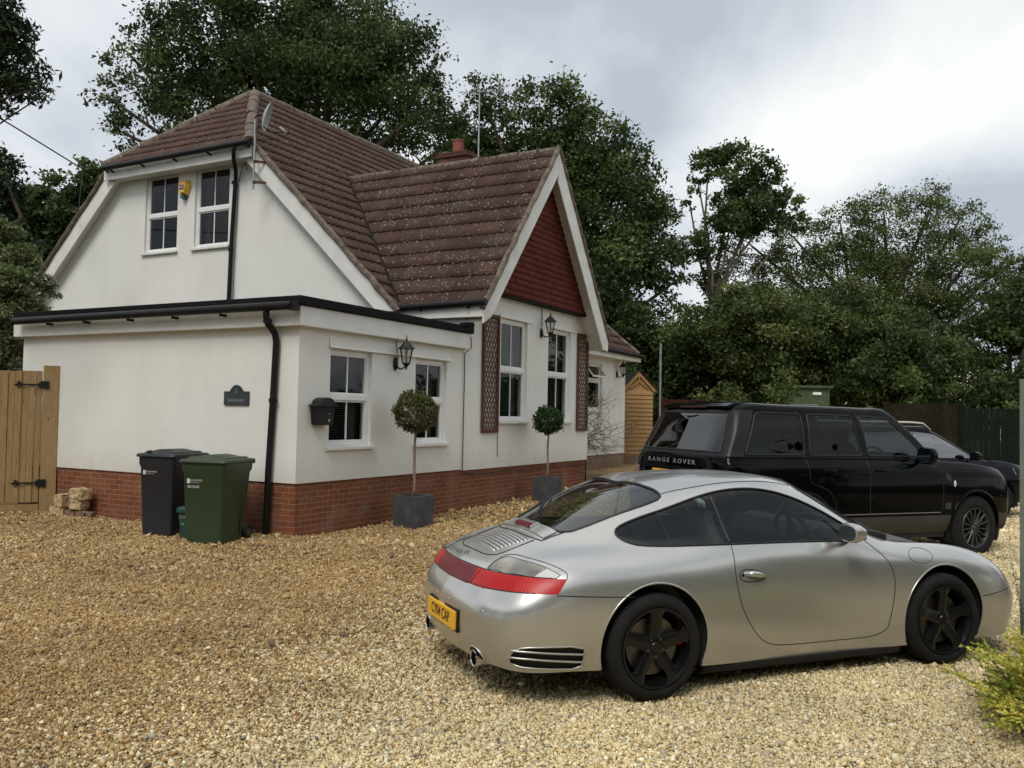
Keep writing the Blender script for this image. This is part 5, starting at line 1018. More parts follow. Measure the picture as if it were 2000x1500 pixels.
# engine lid louvres and raised spoiler panel
m = MB()
for k in range(9):
    x = .292+.0245*k; w_ = .235+.05*k/8; P = [sh.hit((x, y), 2, -1, .003-.007*abs(y/w_)**6) for y in np.linspace(-w_, w_, 25)]; P = [p for p in P if p]; m.tube(P, .0085, 8)
m.build('engine_lid_louvres', silver, car, smooth=True, fixn=False)
m = MB()
for k in range(9):
    x = .304+.0245*k; w_ = .235+.05*k/8; P = [sh.hit((x, y), 2, -1, -.0005) for y in np.linspace(-w_, w_, 25)]; P = [p for p in P if p]; m.tube(P, .0028, 6)
m.build('louvre_gaps', seal, car, smooth=True, fixn=False)
xs_, ys_ = np.linspace(.56,.655,7), np.linspace(-.365,.365,25); G = [sh.hit((x+.006*abs(y)/.36*2, y), 2, -1, .012) for x in xs_ for y in ys_]
m = MB(); m.add(G, [(i*25+j, i*25+j+1, (i+1)*25+j+1, (i+1)*25+j) for i in range(6) for j in range(24)]); G2 = [g-Vector((0,0,.016)) for g in G]; e_ = [j for j in range(25)]; b0 = len(m.v); m.add([G[j] for j in e_]+[G2[j] for j in e_], [(j,j+1,j+26,j+25) for j in range(24)]); s_ = [i*25 for i in range(7)]; m.add([G[j] for j in s_]+[G2[j] for j in s_], [(j,j+1,j+8,j+7) for j in range(6)]); s_ = [i*25+24 for i in range(7)]; m.add([G[j] for j in s_]+[G2[j] for j in s_], [(j,j+1,j+8,j+7) for j in range(6)])
spo = m.build('spoiler', silver, car, smooth=60)
c0 = sh.hit((.600,0), 2, -1, .022); m = MB(); m.T = Matrix.Translation(c0) @ Matrix.Rotation(R(-20), 4, 'Y'); m.box(-.022,.016,-.115,.115,-.02,.008); m.build('brake_light', lens_red, spo, bevel=.004)
m = MB(); m.T = Matrix.Translation(c0+Vector((.008,0,-.002))) @ Matrix.Rotation(R(-20), 4, 'Y'); m.box(-.022,.05,-.132,.132,-.02,.005); m.build('brake_light_housing', silver, spo, bevel=.006)
# rear wiper
m = MB(); P = [sh.hit(p, 2, -1, .020) for p in ((.655,.0),(.70,.05),(.80,.18),(.90,.32),(.97,.41))]; m.tube(P, [.012,.007,.006,.005,.004], 6); P = [sh.hit(p, 2, -1, .010) for p in ((.76,.12),(.86,.26),(1.0,.44))]; m.tube(P, .006, 6); k_ = sh.hit((.665,.0), 2, -1, 0); m.lathe([(.03,0),(.028,.02),(.018,.032),(0,.034)], 12, c=tuple(k_)); m.build('rear_wiper', MT['black'], car, smooth=50)
# rear number plate, badge, sensors, exhausts
def rearframe(y, z, off):
    p = sh.hit((y, z), 0, 1, off); return p
c0 = Vector((.006,-.045,.418)); m = MB(); m.T = Matrix.Translation(c0) @ Matrix.Rotation(R(1), 4, 'Z') @ Matrix.Rotation(R(1), 4, 'Y'); m.box(-.006,.012,-.26,.26,-.0555,.0555); pl = m.build('number_plate', simple('yellow_plate', (.80,.44,.03), .35, var=.04), bump, bevel=.004)
m = MB(); m.T = Matrix.Translation(c0) @ Matrix.Rotation(R(1), 4, 'Z') @ Matrix.Rotation(R(1), 4, 'Y'); text_mb(m, 'CY04 CAP', .094, (-.0065,0,.002), (0,-1,0), (0,0,1), .0015, bold=.012, sx=.84); m.build('plate_lettering', simple('plate_black', (.012,.012,.012), .5), pl)
m = MB(); m.T = Matrix.Translation(c0+Vector((.012,0,0))) @ Matrix.Rotation(R(1), 4, 'Z') @ Matrix.Rotation(R(1), 4, 'Y'); m.box(.0,.03,-.275,.275,-.07,.07); m.build('plate_holder', MT['black'], bump, bevel=.004)
m = MB(); c0 = sh.hit((.13,.775), 0, 1, .009); n0 = Vector((-.55,0,.83)); text_mb(m, 'Carrera 4S', .062, c0, (.06,-1,0), (.62,0,.70), .003, sx=1.25, bold=.0); m.build('badge', simple('dark_chrome', (.05,.05,.055), .3, .5), car)
for y, z in ((.48,.53),(.13,.515),(-.12,.515),(-.575,.528)): m = MB(); p = sh.hit((y,z),0,1,0); m.T = Matrix.Translation(p) @ Matrix.Rotation(math.atan2(y*1.0,1)*-.9, 4, 'Z'); m.lathe([(.013,0),(.013,-.002),(.010,-.003),(0,-.003)], 14, 'x'); m.build('parking_sensor', silver, bump)
chrome = simple('chrome', (.62,.61,.60), .12, 1, var=.05)
for sg in (-1, 1):
    m = MB(); m.lathe([(.050,.22),(.050,-.04),(.053,-.048),(.049,-.05),(.044,-.045),(.042,.16),(0,.16)], 28, 'x', c=(.125,sg*.475,.232), sc=(1.12,.95)); m.build('exhaust_tip', chrome, car, smooth=40)
    m = MB(); m.lathe([(0,.02),(.040,.02)], 20, 'x', c=(.125,sg*.475,.232), sc=(1.12,.95)); m.build('exhaust_bore', under, car)
    m = MB(); P = [sh.hit(p, 0, 1, 0) for p in circ((sg*.475,.232), .072, -5, 185, 24)]; P = [p for p in P if p]; m.tube(P, .006, 6); m.build('exhaust_cutout', silver, bump, smooth=True, fixn=False); m = MB(); m.box(.25,.27,sg*.475-.1,sg*.475+.1,.15,.33); m.build('exhaust_recess', under, car)
    for dz, a in ((.335,.31),(.293,.264)): m = MB(); sh.line(m, [(.195,dz+.003),(.30,dz),(.618,a)], 1, -sg, .0065, .001); m.build('vent_slat', silver, bump, smooth=True, fixn=False)
    m = MB(); sh.line(m, VNT, 1, -sg, .005, 0, closed=True); m.build('vent_edge', silver, bump, smooth=True, fixn=False)
# handles
for sg, d_ in zip((-1, 1), doors):
    o2 = rounded([(1.702,.71),(1.735,.742),(1.82,.738),(1.90,.715),(1.918,.69),(1.89,.667),(1.79,.662),(1.72,.676)], n=2); m = MB(); sh.line(m, o2, 1, -sg, .003, .001, closed=True); m.build('handle_recess', seal, d_, smooth=True, fixn=False)
    m = MB(); P = [sh.hit((x, z), 1, -sg, of) for x, z, of in ((1.765,.712,.006),(1.80,.712,.020),(1.84,.706,.022),(1.885,.697,.014),(1.905,.692,.004))]; m.tube(P, [.014,.019,.019,.015,.008], 12); m.build('handle', silver, d_, smooth=True)
    m = MB(); p = sh.hit((1.735,.708), 1, -sg, 0); m.lathe([(.011,-sg*-.004),(.010,-sg*-.007),(0,-sg*-.007)] if 0 else [(.011,sg*.003),(0,sg*.004)], 12, 'y', c=tuple(p)); m.build('lock', MT['black'], d_)
# door mirrors
for sg in (-1, 1):
    m = MB(); m.T = Matrix.Translation((2.575,sg*.915,.955)) @ Matrix.Scale(-sg if 0 else 1, 4, (0,1,0))
    rings = []
    for x, ry, rz, oy, oz in ((-.062,.082,.050,0,0),(-.058,.092,.060,0,0),(-.035,.097,.065,0,.0),(0,.090,.060,-.0,.0),(.035,.068,.045,-.01,-.002),(.058,.038,.026,-.02,-.006),(.068,.010,.008,-.03,-.01)):
        rings.append([(x+(.02 if math.cos(t)*sg < 0 else 0)*abs(math.cos(t)), oy*sg*-1+ry*math.copysign(abs(math.cos(t))**.75, math.cos(t)), oz+rz*math.copysign(abs(math.sin(t))**.75, math.sin(t))) for t in np.linspace(0, 2*math.pi, 29)[:-1]])
    loft(m, rings, capb=False) if 'loft' in globals() else None
    mm = m.build('door_mirror', silver, car, smooth=50)
    m = MB(); m.T = Matrix.Translation((2.575,sg*.915,.955)); ring = [(-.056, .080*math.copysign(abs(math.cos(t))**.75, math.cos(t)), .048*math.copysign(abs(math.sin(t))**.75, math.sin(t))) for t in np.linspace(0, 2*math.pi, 29)[:-1]]; m.add(ring, [tuple(range(28))]); m.build('mirror_glass', simple('mirror_glass', (.62,.70,.66), .03, 1, var=0), mm)
    m = MB(); m.tube([(2.66,sg*.76,.885),(2.63,sg*.81,.890),(2.595,sg*.86,.915)], [.022,.018,.02], 10); m.build('mirror_stalk', MT['black'], mm, smooth=50)
# sills, underside, cabin
for sg in (-1, 1):
    m = MB(); m.prism([(.0,0),(.085,-.0),(.07,-.045),(.0,-.075)], 1.60, o=(1.46,sg*.76,.162), ax=(Vector((0,sg,0)),ZX), ext=(1,0,0)); m.build('rocker', under, car, bevel=.01)
m = MB(); m.box(.40,4.25,-.62,.62,.14,.24); m.box(1.46,3.04,-.78,.78,.14,.24); m.build('underbody', under, car)
m = MB(); m.add([(.80,-.70,.80),(3.1,-.74,.80),(3.1,.74,.80),(.80,.70,.80),(1.0,-.70,.3),(3.1,-.70,.3),(3.1,.70,.3),(1.0,.70,.3)], [(0,1,5,4),(2,3,7,6),(4,5,6,7),(0,4,7,3),(1,2,6,5)]); m.box(.72,1.45,-.64,.64,.80,.82); m.build('cabin_tub', simple('cabin_grey', (.10,.105,.10), .8), car)
hl = (C_[:,2] > .90) & (C_[:,0] > 1.32) & (C_[:,0] < 2.46) & (sh.reg == 0); keep = sh.reg.copy(); sh.reg = np.where(hl, 555, sh.reg); sh.piece('headlining', [555], simple('headlining', (.16,.16,.155), .9), car, -.02); sh.reg = keep
lea = simple('grey_leather', (.12,.125,.12), .5, var=.1)
for y in (-.36, .36):
    m = MB(); P = []
    for i, (x, z, wd, th_) in enumerate(((1.98,.42,.20,.07),(1.90,.50,.235,.085),(1.83,.66,.24,.08),(1.79,.82,.215,.07),(1.76,.93,.15,.06),(1.745,1.0,.12,.055),(1.74,1.06,.115,.045),(1.74,1.085,.08,.02))):
        P.append([(x+th_*math.copysign(abs(math.sin(t))**.7, math.sin(t)), y+wd*math.copysign(abs(math.cos(t))**.7, math.cos(t)), z) for t in np.linspace(0, 2*math.pi, 21)[:-1]])
    loft(m, P); m.box(1.95,2.45,y-.22,y+.22,.36,.48); m.build('seat', lea, car, smooth=50)
m = MB(); m.prism([(2.72,.80),(2.78,.92),(2.95,.93),(3.1,.90),(3.1,.6),(2.8,.6)], 1.36, o=(0,-.68,0), ax=((1,0,0),(0,0,1)), ext=(0,1,0)); m.build('dashboard', dark_in, car, bevel=.02)
m = MB(); st = Matrix.Translation((2.55,-.36,.86)) @ Matrix.Rotation(R(-22), 4, 'Y'); m.T = st; m.tube([(0,.185*math.cos(t),.185*math.sin(t)) for t in np.linspace(0,2*math.pi,41)[:-1]], .016, 8, closed=True)
for a in (90,-30,210): m.tube([(0,0,0),(0,.18*math.cos(R(a+0)),.18*math.sin(R(a)))], [.03,.014], 8)
m.lathe([(.0,-.03),(.06,-.025),(.07,0),(0,.02)], 16, 'x'); m.tube([(0,0,0),(.25,0,-.05)], .03, 8); m.build('steering_wheel', dark_in, car, smooth=50)
for sg in (-1, 1):
    wheel(car, (RA[0], sg*(.915-.146), .318), .322, .292, .236, sg, 5, rimk, red_cal, caliper_at=12)
    wheel(car, (FA[0], sg*(.885-.122), .316), .320, .244, .233, sg, 5, rimk, red_cal, caliper_at=170, steer=R(-3))
# ================================================================== the black off-roader and the dark estate behind it
def suv_net(p):
    """p: W half width, H roof height, belt, hood, tail/nose profile numbers"""
    W, H, B = p['W'], p['H'], p['B']; HD = p['hood']; L_ = p['L']; zb = p['zb']
    lo = [(W*.93,zb),(W*.975,zb+.10),(W*.995,zb+.26),(W,(zb+B)*.55),(W*.992,B-.20),(W*.968,B-.055),(W*.93,B)]
    def st(xs, ws, top, low=lo, zscale=1):
        """one station: xs = x for the 7 lower lines, then 5 upper points (x,y,z)"""
        return [(x, y*ws, z) for x, (y, z) in zip(xs, low)]+top
    T = p['tail']      # x at belt, x at roof rear edge, roof edge z
    n = []
    yb = [0, .55, .82, .95, 1.0]
    tl = [.09,.02,.0,.01,T[0]-.03,T[0]-.01,T[0]]
    for f, dx in ((0,0),(.45,.005),(.78,.03),(.95,.09)):
        top = [(T[0]+(T[1]-T[0])*.45+dx, W*f*.88, B+(H-B)*.45), (T[1]-.03+dx, W*f*.775, H-.085), (T[1]+.03+dx, W*f*.72, H-.035), (T[1]+.16+dx, W*f*.5, H-.012), (T[1]+.22+dx, 0, H-.005)]
        n.append([(x+dx, W*f*(q[0]/W), q[1]) for x, q in zip(tl, lo)]+top)
    for x in (.26,.80,1.6,2.3,p['A'][0]-.25):
        k = 1.0; xr = x+ (T[1]-.05)*max(0, 1-(x-.26)/1.6)
        top = [(x*.6+xr*.4, W*.865, B+(H-B)*.45), (xr, W*.765, H-.085), (xr+.01, W*.715, H-.03), (xr+.02, W*.45, H+.002), (xr+.02, 0, H+.012)]
        n.append([(x, y, z) for y, z in lo]+top)
    # screen: A pillar from (Ax roof front) down to (Bx, B)
    A, Bx = p['A'], p['Bx']
    m = ((A[0]+Bx)/2)
    n.append([(A[0]+.18, y, z) for y, z in lo]+[(A[0]+.22, W*.87, B+(H-B)*.42),(A[0]+.06, W*.765, H-.10),(A[0]+.05, W*.71, H-.055),(A[0]+.03, W*.45, H-.03),(A[0]+.03, 0, H-.02)])
    n.append([(m+.15, y, z) for y, z in lo]+[(m+.22, W*.885, B+(H-B)*.20),(m+.02, W*.80, B+(H-B)*.50),(m+.02, W*.74, B+(H-B)*.53),(m+.06, W*.45, B+(H-B)*.55),(m+.08, 0, B+(H-B)*.56)])
    n.append([(Bx+.05, y, z-(.03 if i > 4 else 0)) for i, (y, z) in enumerate(lo)]+[(Bx+.06, W*.90, B+.0),(Bx-.0, W*.84, B+.03),(Bx+.0, W*.78, B+.035),(Bx+.08, W*.45, B+.04),(Bx+.12, 0, B+.045)])
    def hood(x, w, z, cz, dz=0):
        l2 = [(y*w, (zb+(q-zb)*((z-zb)/(B-zb)) if i > 1 else q)) for i, (y, q) in enumerate(lo)]
        return [(x, y, q) for y, q in l2]+[(x, W*.89*w, z+.012),(x, W*.82*w, z+.018),(x, W*.76*w, z+.02),(x, W*.45*w, cz),(x, 0, cz+.012)]
    for a in p['hoodst']: n.append(hood(*a))
    xn, zn = p['nose']      # nose x, hood lip z
    for f, dx in ((.93,-.10),(.70,-.03),(.35,-.005),(0,0)):
        zz = [zb,zb+.10,zb+.26,(zb+zn)*.55,zn-.16,zn-.06,zn-.02]
        n.append([(xn+dx-(.10 if i == 0 else .03 if i < 2 else 0)-(.05 if i == 6 else .015 if i == 5 else 0), W*f*.96, z) for i, z in enumerate(zz)]+[(xn+dx-.08, W*f*.88, zn), (xn+dx-.11, W*f*.80, zn+.015), (xn+dx-.14, W*f*.7, zn+.025), (xn+dx-.18, W*f*.45, zn+.04), (xn+dx-.20, 0, zn+.045)])
    return n
class Panels:
    def __init__(s, sh, root, paint_): s.sh, s.root, s.p = sh, root, paint_; s.C = sh.V[sh.F].mean(1)
    def pair(s, name, idn, mat, off=0, parent=None):
        out = []
        for sg in (-1, 1):
            keep = s.sh.reg.copy(); s.sh.reg = np.where((s.sh.reg == idn) & (s.C[:,1]*sg > 0), 777, s.sh.reg); out.append(s.sh.piece(name, [777], mat, parent or s.root, off)); s.sh.reg = keep
        return out
OA = R(25); t = tag(empty('off_roader', (1.825,10.405,-.0), OA), 'large black off-roader with privacy glass parked between the silver coupe and the house', 'car', 'parked cars'); t.rotation_euler = (0, R(.6), OA)
blk = paint('black_paint', (.0020,.0020,.0024), .08, 0, .12, 0, .02)
PR = dict(W=.955, H=1.89, B=1.245, hood=1.16, L=4.97, zb=.36, tail=(.10,.42), A=(2.76,), Bx=3.42, nose=(4.93,1.0), hoodst=[(3.75,.995,1.215,1.235),(4.15,.99,1.195,1.22),(4.50,.97,1.15,1.18),(4.74,.94,1.075,1.105)])
blk.node_tree.nodes['Principled BSDF'].inputs['Specular IOR Level'].default_value = .06
S = Shell(suv_net(PR), 330, 110); S.V[:,2] = np.where(S.V[:,0] > 3.3, S.V[:,2], S.V[:,2]); P_ = Panels(S, t, blk)
sc_ = lambda C, N_: np.abs(C[:,1]) > .45
AR = ((1.23,.42),(4.11,.42))
for c0 in AR: S.cut(circ((c0[0],c0[1]+.0), .455), (0,2), 90, lambda C, N_: np.abs(C[:,1]) > .6)
W3 = [rc([(.43,1.30),(.66,1.765),(.74,1.775),(1.33,1.775),(1.31,1.30)], .04), rc([(1.38,1.30),(1.43,1.775),(2.12,1.775),(2.20,1.30)], .04), rc([(2.30,1.30),(2.24,1.775),(2.66,1.765),(2.74,1.735),(3.22,1.345),(3.21,1.30)], .03)]
for i, w_ in enumerate(W3): S.cut(w_, (0,2), 10+i, sc_, snap=True)
S.cut([(-.75,1.32),(-.62,1.765),(.62,1.765),(.75,1.32)], (1,2), 13, lambda C, N_: (C[:,0] < .75) & (N_[:,0] < -.3))
S.cut(rc([(2.74,0),(2.76,-.60),(3.36,-.78),(3.47,-.5),(3.50,0),(3.47,.5),(3.36,.78),(2.76,.60)], .05), (0,1), 14, lambda C, N_: (N_[:,2] > .2) & (C[:,2] > 1.26))
S.cut([(-.2,.30),(-.2,.58),(6,.58),(6,.30)], (0,2), 15, lambda C, N_: np.abs(C[:,1]) > 0, only=(0,), snap=False)
for i, y_ in enumerate((1,)): S.cut([(-.95,.80),(-.95,1.10),(-.70,1.10),(-.70,.80)], (1,2), 16, lambda C, N_: C[:,0] < .3, only=(0,)); S.cut([(.95,.80),(.95,1.10),(.70,1.10),(.70,.80)], (1,2), 16, lambda C, N_: C[:,0] < .3, only=(0,))
S.cut([(2.24,1.29),(3.30,1.29),(3.45,1.15),(3.50,.92),(3.48,.60),(2.30,.60),(2.24,.9)], (0,2), 17, sc_, only=(0,), snap=False)
S.cut([(1.36,1.29),(2.24,1.29),(2.24,.60),(1.75,.60),(1.72,.78),(1.60,.92),(1.42,.99)], (0,2), 18, sc_, only=(0,), snap=False)
S.cut([(-.2,1.275),(.40,1.275),(.64,1.78),(.64,1.80),(-.2,1.80)], (0,2), 19, None, only=(0,), snap=False)
S.piece('rear_pillar', [19], simple('pillar_black', (.010,.010,.011), .4, spec=.3), t); S.piece('body', [0], blk, t); fd = P_.pair('front_door', 17, blk); rd = P_.pair('rear_door', 18, blk)
S.piece('lower_cladding', [15], simple('dark_grey_cladding', (.035,.033,.030), .55, var=.2), t)
priv = m_glass('privacy_glass', (.16,.18,.18), .01, .35); tailg = m_glass('tailgate_glass', (.12,.13,.13), .01, 1.3); fglass = m_glass('suv_glass', (.42,.46,.45), .01, .4)
P_.pair('rear_quarter_window', 10, priv, -.003); P_.pair('rear_door_window', 11, priv, -.003); P_.pair('front_door_window', 12, fglass, -.003); S.piece('tailgate_window', [13], tailg, t, -.003); S.piece('windscreen', [14], fglass, t, -.003)
P_.pair('tail_lamp', 16, simple('dark_red_lens', (.10,.012,.012), .15, var=.3, coat=1), .002)
m = MB()
for sg in (-1, 1):
    for pts in ([(1.27,1.80),(1.30,1.28),(1.33,1.0),(1.42,.96),(1.60,.90),(1.70,.78),(1.74,.62)],[(2.22,1.80),(2.255,1.28),(2.255,.62)],[(3.30,1.28),(3.45,1.15),(3.50,.92),(3.48,.62)],[(.12,1.262),(3.42,1.262)],[(3.42,1.232),(4.2,1.19)],[(.05,.60),(.75,.60)]): gap(S, t, pts, 1, -sg, .004, .0)
    gap(S, t, [(.5,sg*.70),(2.7,sg*.70)], 2, -1, .006)
for sg in (-1, 1): m = MB(); S.line(m, [(1.75,.612),(3.45,.612)], 1, -sg, .007, .004); m.build('side_trim', simple('dull_trim', (.20,.20,.20), .35, .7), t, smooth=True, fixn=False)
for sg in (-1,1):
    m = MB(); S.line(m, [(.20,1.268),(3.30,1.262)], 1, -sg, .011, .001); m.build('waist_moulding', blk, t, smooth=True, fixn=False)
for i, w_ in enumerate(W3):
    for sg in (-1, 1): m = MB(); S.line(m, w_, 1, -sg, .009, 0, closed=True); m.build('window_seal', seal, t, smooth=True, fixn=False)
m = MB(); P = [S.hit(p, 0, 1, .0) for p in densify([(-.75,1.32),(-.62,1.765),(.62,1.765),(.75,1.32)], .04)]; P = [p for p in P if p]; m.tube(P, .010, 6, closed=True); m.build('window_seal', seal, t, smooth=True, fixn=False)
for c0 in AR:
    for sg in (-1, 1):
        m = MB(); P = [S.hit(p, 1, -sg, .0) for p in circ((c0[0],c0[1]+.0), .455, -5, 185, 50)]; P = [p for p in P if p is not None]; m.tube(P, .020, 8); m.build('arch_lip', blk, t, smooth=True, fixn=False)
        m = MB(); Q = circ((c0[0],c0[1]+.0), .46, -25, 205, 24); m.add([(x, sg*.55, z) for x, z in Q]+[(x, sg*.93, z) for x, z in Q], [(i,i+1,i+26,i+25) for i in range(24)]); m.add([(x, sg*.55, z) for x, z in Q], [tuple(range(25))]); m.build('wheel_liner', under, t)
silr = simple('silver_grey_rim', (.07,.07,.07), .35, .7, var=.1)
for sg in (-1, 1):
    for c0 in AR: wheel(t, (c0[0], sg*(.94-.13), .402), .41, .26, .250, sg, 15, silr, disc_m, steer=R(0))
m = MB(); c0 = [S.hit((y,1.205), 0, 1, .004) for y in (.0,)][0]
text_mb(m, 'RANGE ROVER', .070, (c0.x-.008,.02,1.185), (0,-1,0), (.10,0,1), .004, bold=.022, sx=1.5, space=1.45); m.build('tailgate_lettering', simple('silver_letters', (.50,.50,.50), .3, .8), t)
m = MB(); m.box(-.022,.02,-.26,.26,.965,1.085); pl2 = m.build('number_plate', simple('yellow_plate_b', (.80,.44,.03), .35, var=.04), t, bevel=.003)
m = MB(); text_mb(m, 'N', .09, (-.0225,.20,1.025), (0,-1,0), (0,0,1), .002, bold=.012); m.build('plate_lettering', MT['black'], pl2)
m = MB(); m.box(-.02,.04,-.55,.55,1.10,1.125); m.build('tailgate_handle', blk, t, bevel=.006)
m = MB(); m.prism([(.37,1.84),(.48,1.878),(.66,1.89),(.62,1.83),(.48,1.81),(.38,1.815)], 1.24, o=(0,-.62,0), ax=((1,0,0),(0,0,1)), ext=(0,1,0)); m.build('roof_spoiler', blk, t, bevel=.012)
m = MB(); m.box(.360,.38,-.25,.25,1.822,1.838); m.build('high_brake_light', simple('dim_red_lens', (.06,.006,.006), .4), t)
for y in (.30,.12): m = MB(); m.tube([(.62,y,1.86),(.50,y,1.93)], [.006,.003], 5); m.build('aerial', MT['black'], t)
m = MB(); m.lathe([(.10,0),(.09,.03),(.05,.045),(0,.05)], 14, c=(1.1,0,1.855)); m.build('roof_pod', MT['black'], t, smooth=True)
for sg in (-1, 1):
    m = MB(); loft(m, [[(x_+3.08, sg*(.965+.105)+ry*math.copysign(abs(math.cos(a))**.6, math.cos(a)), 1.315+rz*math.copysign(abs(math.sin(a))**.6, math.sin(a))) for a in np.linspace(0,2*math.pi,25)[:-1]] for x_, ry, rz in ((-.07,.10,.095),(-.03,.11,.105),(.05,.10,.09),(.10,.06,.06),(.12,.02,.02))], capb=False); mm = m.build('door_mirror', blk, t, smooth=45)
    m = MB(); m.add([(3.015, sg*1.07+.09*math.copysign(abs(math.cos(a))**.6, math.cos(a)), 1.315+.085*math.copysign(abs(math.sin(a))**.6, math.sin(a))) for a in np.linspace(0,2*math.pi,25)[:-1]], [tuple(range(24))]); m.build('mirror_glass', simple('blue_mirror_glass', (.45,.62,.70), .04, 1, var=0), mm)
    m = MB(); m.tube([(3.12,sg*.90,1.25),(3.10,sg*1.0,1.27)], .03, 8); m.build('mirror_stalk', blk, mm)
for (door_, x0) in ((fd, 2.36), (rd, 1.50)):
    for sg, d_ in zip((-1,1), door_): m = MB(); P = [S.hit((x, 1.125), 1, -sg, of) for x, of in ((x0,.002),(x0+.03,.03),(x0+.19,.03),(x0+.22,.002))]; m.tube(P, .014, 8); m.build('handle', blk, d_, smooth=True)
for sg in (-1,):
    m = MB(); p = S.hit((3.71,.965), 1, 1, .002); m.lathe([(.0,-.008),(.020,-.007),(.028,0)], 16, 'y', c=tuple(p), sc=(.8,1.5)); m.build('side_indicator', simple('clear_marker', (.65,.65,.62), .2), t)
    m = MB(); q = [S.hit(p, 1, 1, .004) for p in ((3.53,.65),(3.64,.65),(3.64,1.07),(3.55,1.10))]; m.add(q, [(0,1,2,3)]) if all(q) else None; m.build('wing_vent', simple('vent_grey', (.02,.02,.022), .5), t)
    m = MB(); S.line(m, [(2.75,1.075),(3.48,1.075)], 1, 1, .005, .002); m.build('door_crease', chrome, t, smooth=True, fixn=False) if 0 else None
    for pts in ([(4.62,.80),(4.80,.80),(4.80,1.0),(4.58,1.02)],):
        m = MB(); q = [S.hit(p, 1, 1, .003) for p in pts]; q = [x for x in q if x]; m.add(q, [tuple(range(len(q)))]) if len(q) > 2 else None; m.build('head_lamp', lens_clear, t)
m = MB(); m.box(.3,4.7,-.75,.75,.28,.40); m.box(1.72,3.6,-.88,.88,.30,.42); m.build('underbody', under, t)
m = MB(); m.box(.25,3.4,-.80,.80,1.0,1.02); m.box(.3,.34,-.78,.78,.5,1.0); m.box(3.35,3.4,-.75,.75,1.0,1.28); m.build('cabin_tub', dark_in, t)
for x in (1.55, 2.45):
    for y in (-.4,.4):
        m = MB(); loft(m, [[(x_+x+th_*math.copysign(abs(math.sin(a))**.7, math.sin(a)), y+wd*math.copysign(abs(math.cos(a))**.7, math.cos(a)), z) for a in np.linspace(0,2*math.pi,17)[:-1]] for x_, z, wd, th_ in ((0,1.0,.24,.08),(-.06,1.3,.23,.07),(-.09,1.42,.16,.05),(-.10,1.47,.06,.04),(-.10,1.5,.11,.045),(-.11,1.62,.11,.045),(-.11,1.65,.05,.02))]); m.build('seat', dark_in, t, smooth=50)
m = MB(); m.T = Matrix.Translation((2.95,-.4,1.22)) @ Matrix.Rotation(R(-25), 4, 'Y'); m.tube([(0,.19*math.cos(a),.19*math.sin(a)) for a in np.linspace(0,2*math.pi,33)[:-1]], .016, 6, closed=True); m.build('steering_wheel', dark_in, t)
m = MB(); m.box(.75,1.1,-.55,.1,1.02,1.38); m.build('teal_holdall', simple('teal_cloth', (.02,.22,.23), .8, var=.3), t, bevel=.06)
# dark estate with silver roof rails
t = tag(empty('dark_estate_car', (4.86,15.33,0), R(18)), 'dark blue black estate car with silver roof rail, half hidden behind the off-roader', 'car', 'parked cars')
dk = paint('midnight_paint', (.003,.0035,.006), .10, 0, .15); dk.node_tree.nodes['Principled BSDF'].inputs['Specular IOR Level'].default_value = .08
PR = dict(W=.93, H=1.63, B=1.03, hood=1.0, L=4.7, zb=.28, tail=(.10,.45), A=(2.2,), Bx=3.35, nose=(4.58,.84), hoodst=[(3.65,.99,1.015,1.06),(3.95,.98,.985,1.03),(4.20,.95,.94,.985),(4.40,.90,.885,.92)])
S = Shell(suv_net(PR), 220, 80); P_ = Panels(S, t, dk); AR = ((.95,.35),(3.68,.35))
for c0 in AR: S.cut(circ((c0[0],c0[1]+.01), .38), (0,2), 90, lambda C, N_: np.abs(C[:,1]) > .55)
S.cut(rc([(.45,1.08),(.62,1.50),(1.9,1.53),(2.4,1.48),(3.1,1.12),(3.2,1.08)], .04), (0,2), 10, sc_)
S.cut(rc([(2.26,0),(2.30,-.60),(2.85,-.72),(3.34,-.76),(3.44,-.5),(3.50,0),(3.44,.5),(3.34,.76),(2.85,.72),(2.30,.60)], .05), (0,1), 14, lambda C, N_: (N_[:,2] > .2) & (C[:,2] > 1.03))
S.cut([(-.72,1.1),(-.6,1.52),(.6,1.52),(.72,1.1)], (1,2), 13, lambda C, N_: (C[:,0] < .75) & (N_[:,0] < -.3))
S.piece('body', [0], dk, t); pale_g = m_glass('pale_windscreen', (.30,.36,.34), .03, 3.0); P_.pair('side_window', 10, pale_g, -.003); S.piece('windscreen', [14], pale_g, t, -.003); S.piece('rear_window', [13], fglass, t, -.003)
for sg in (-1, 1):
    m = MB(); P = [S.hit((x, sg*.62), 2, -1, o_) for x, o_ in ((.7,.01),(.8,.06),(1.4,.07),(2.0,.065),(2.25,.05),(2.42,.012))]; m.tube([p for p in P if p], .020, 8); m.build('roof_rail', simple('satin_silver', (.62,.62,.60), .3, .6), t, smooth=True)
    m = MB(); loft(m, [[(x_+3.05, sg*1.02+ry*math.cos(a), 1.12+rz*math.sin(a)) for a in np.linspace(0,2*math.pi,21)[:-1]] for x_, ry, rz in ((-.06,.10,.07),(.0,.11,.08),(.07,.07,.05),(.10,.02,.015))]); m.tube([(3.05,sg*.88,1.06),(3.05,sg*.98,1.09)], .025, 8); m.build('door_mirror', dk, t, smooth=45)
    m = MB(); q = [S.hit(p, 1, -sg, .004) for p in ((4.05,.80),(4.30,.76),(4.42,.82),(4.30,.87),(4.0,.90))]; q = [x for x in q if x]; m.add(q, [tuple(range(len(q)))]); m.build('head_lamp', simple('lamp_glass', (.40,.42,.43), .1, .3, coat=1), t)
    for c0 in AR: wheel(t, (c0[0], sg*(.90-.11), .335), .338, .225, .22, sg, 10, silr, disc_m)
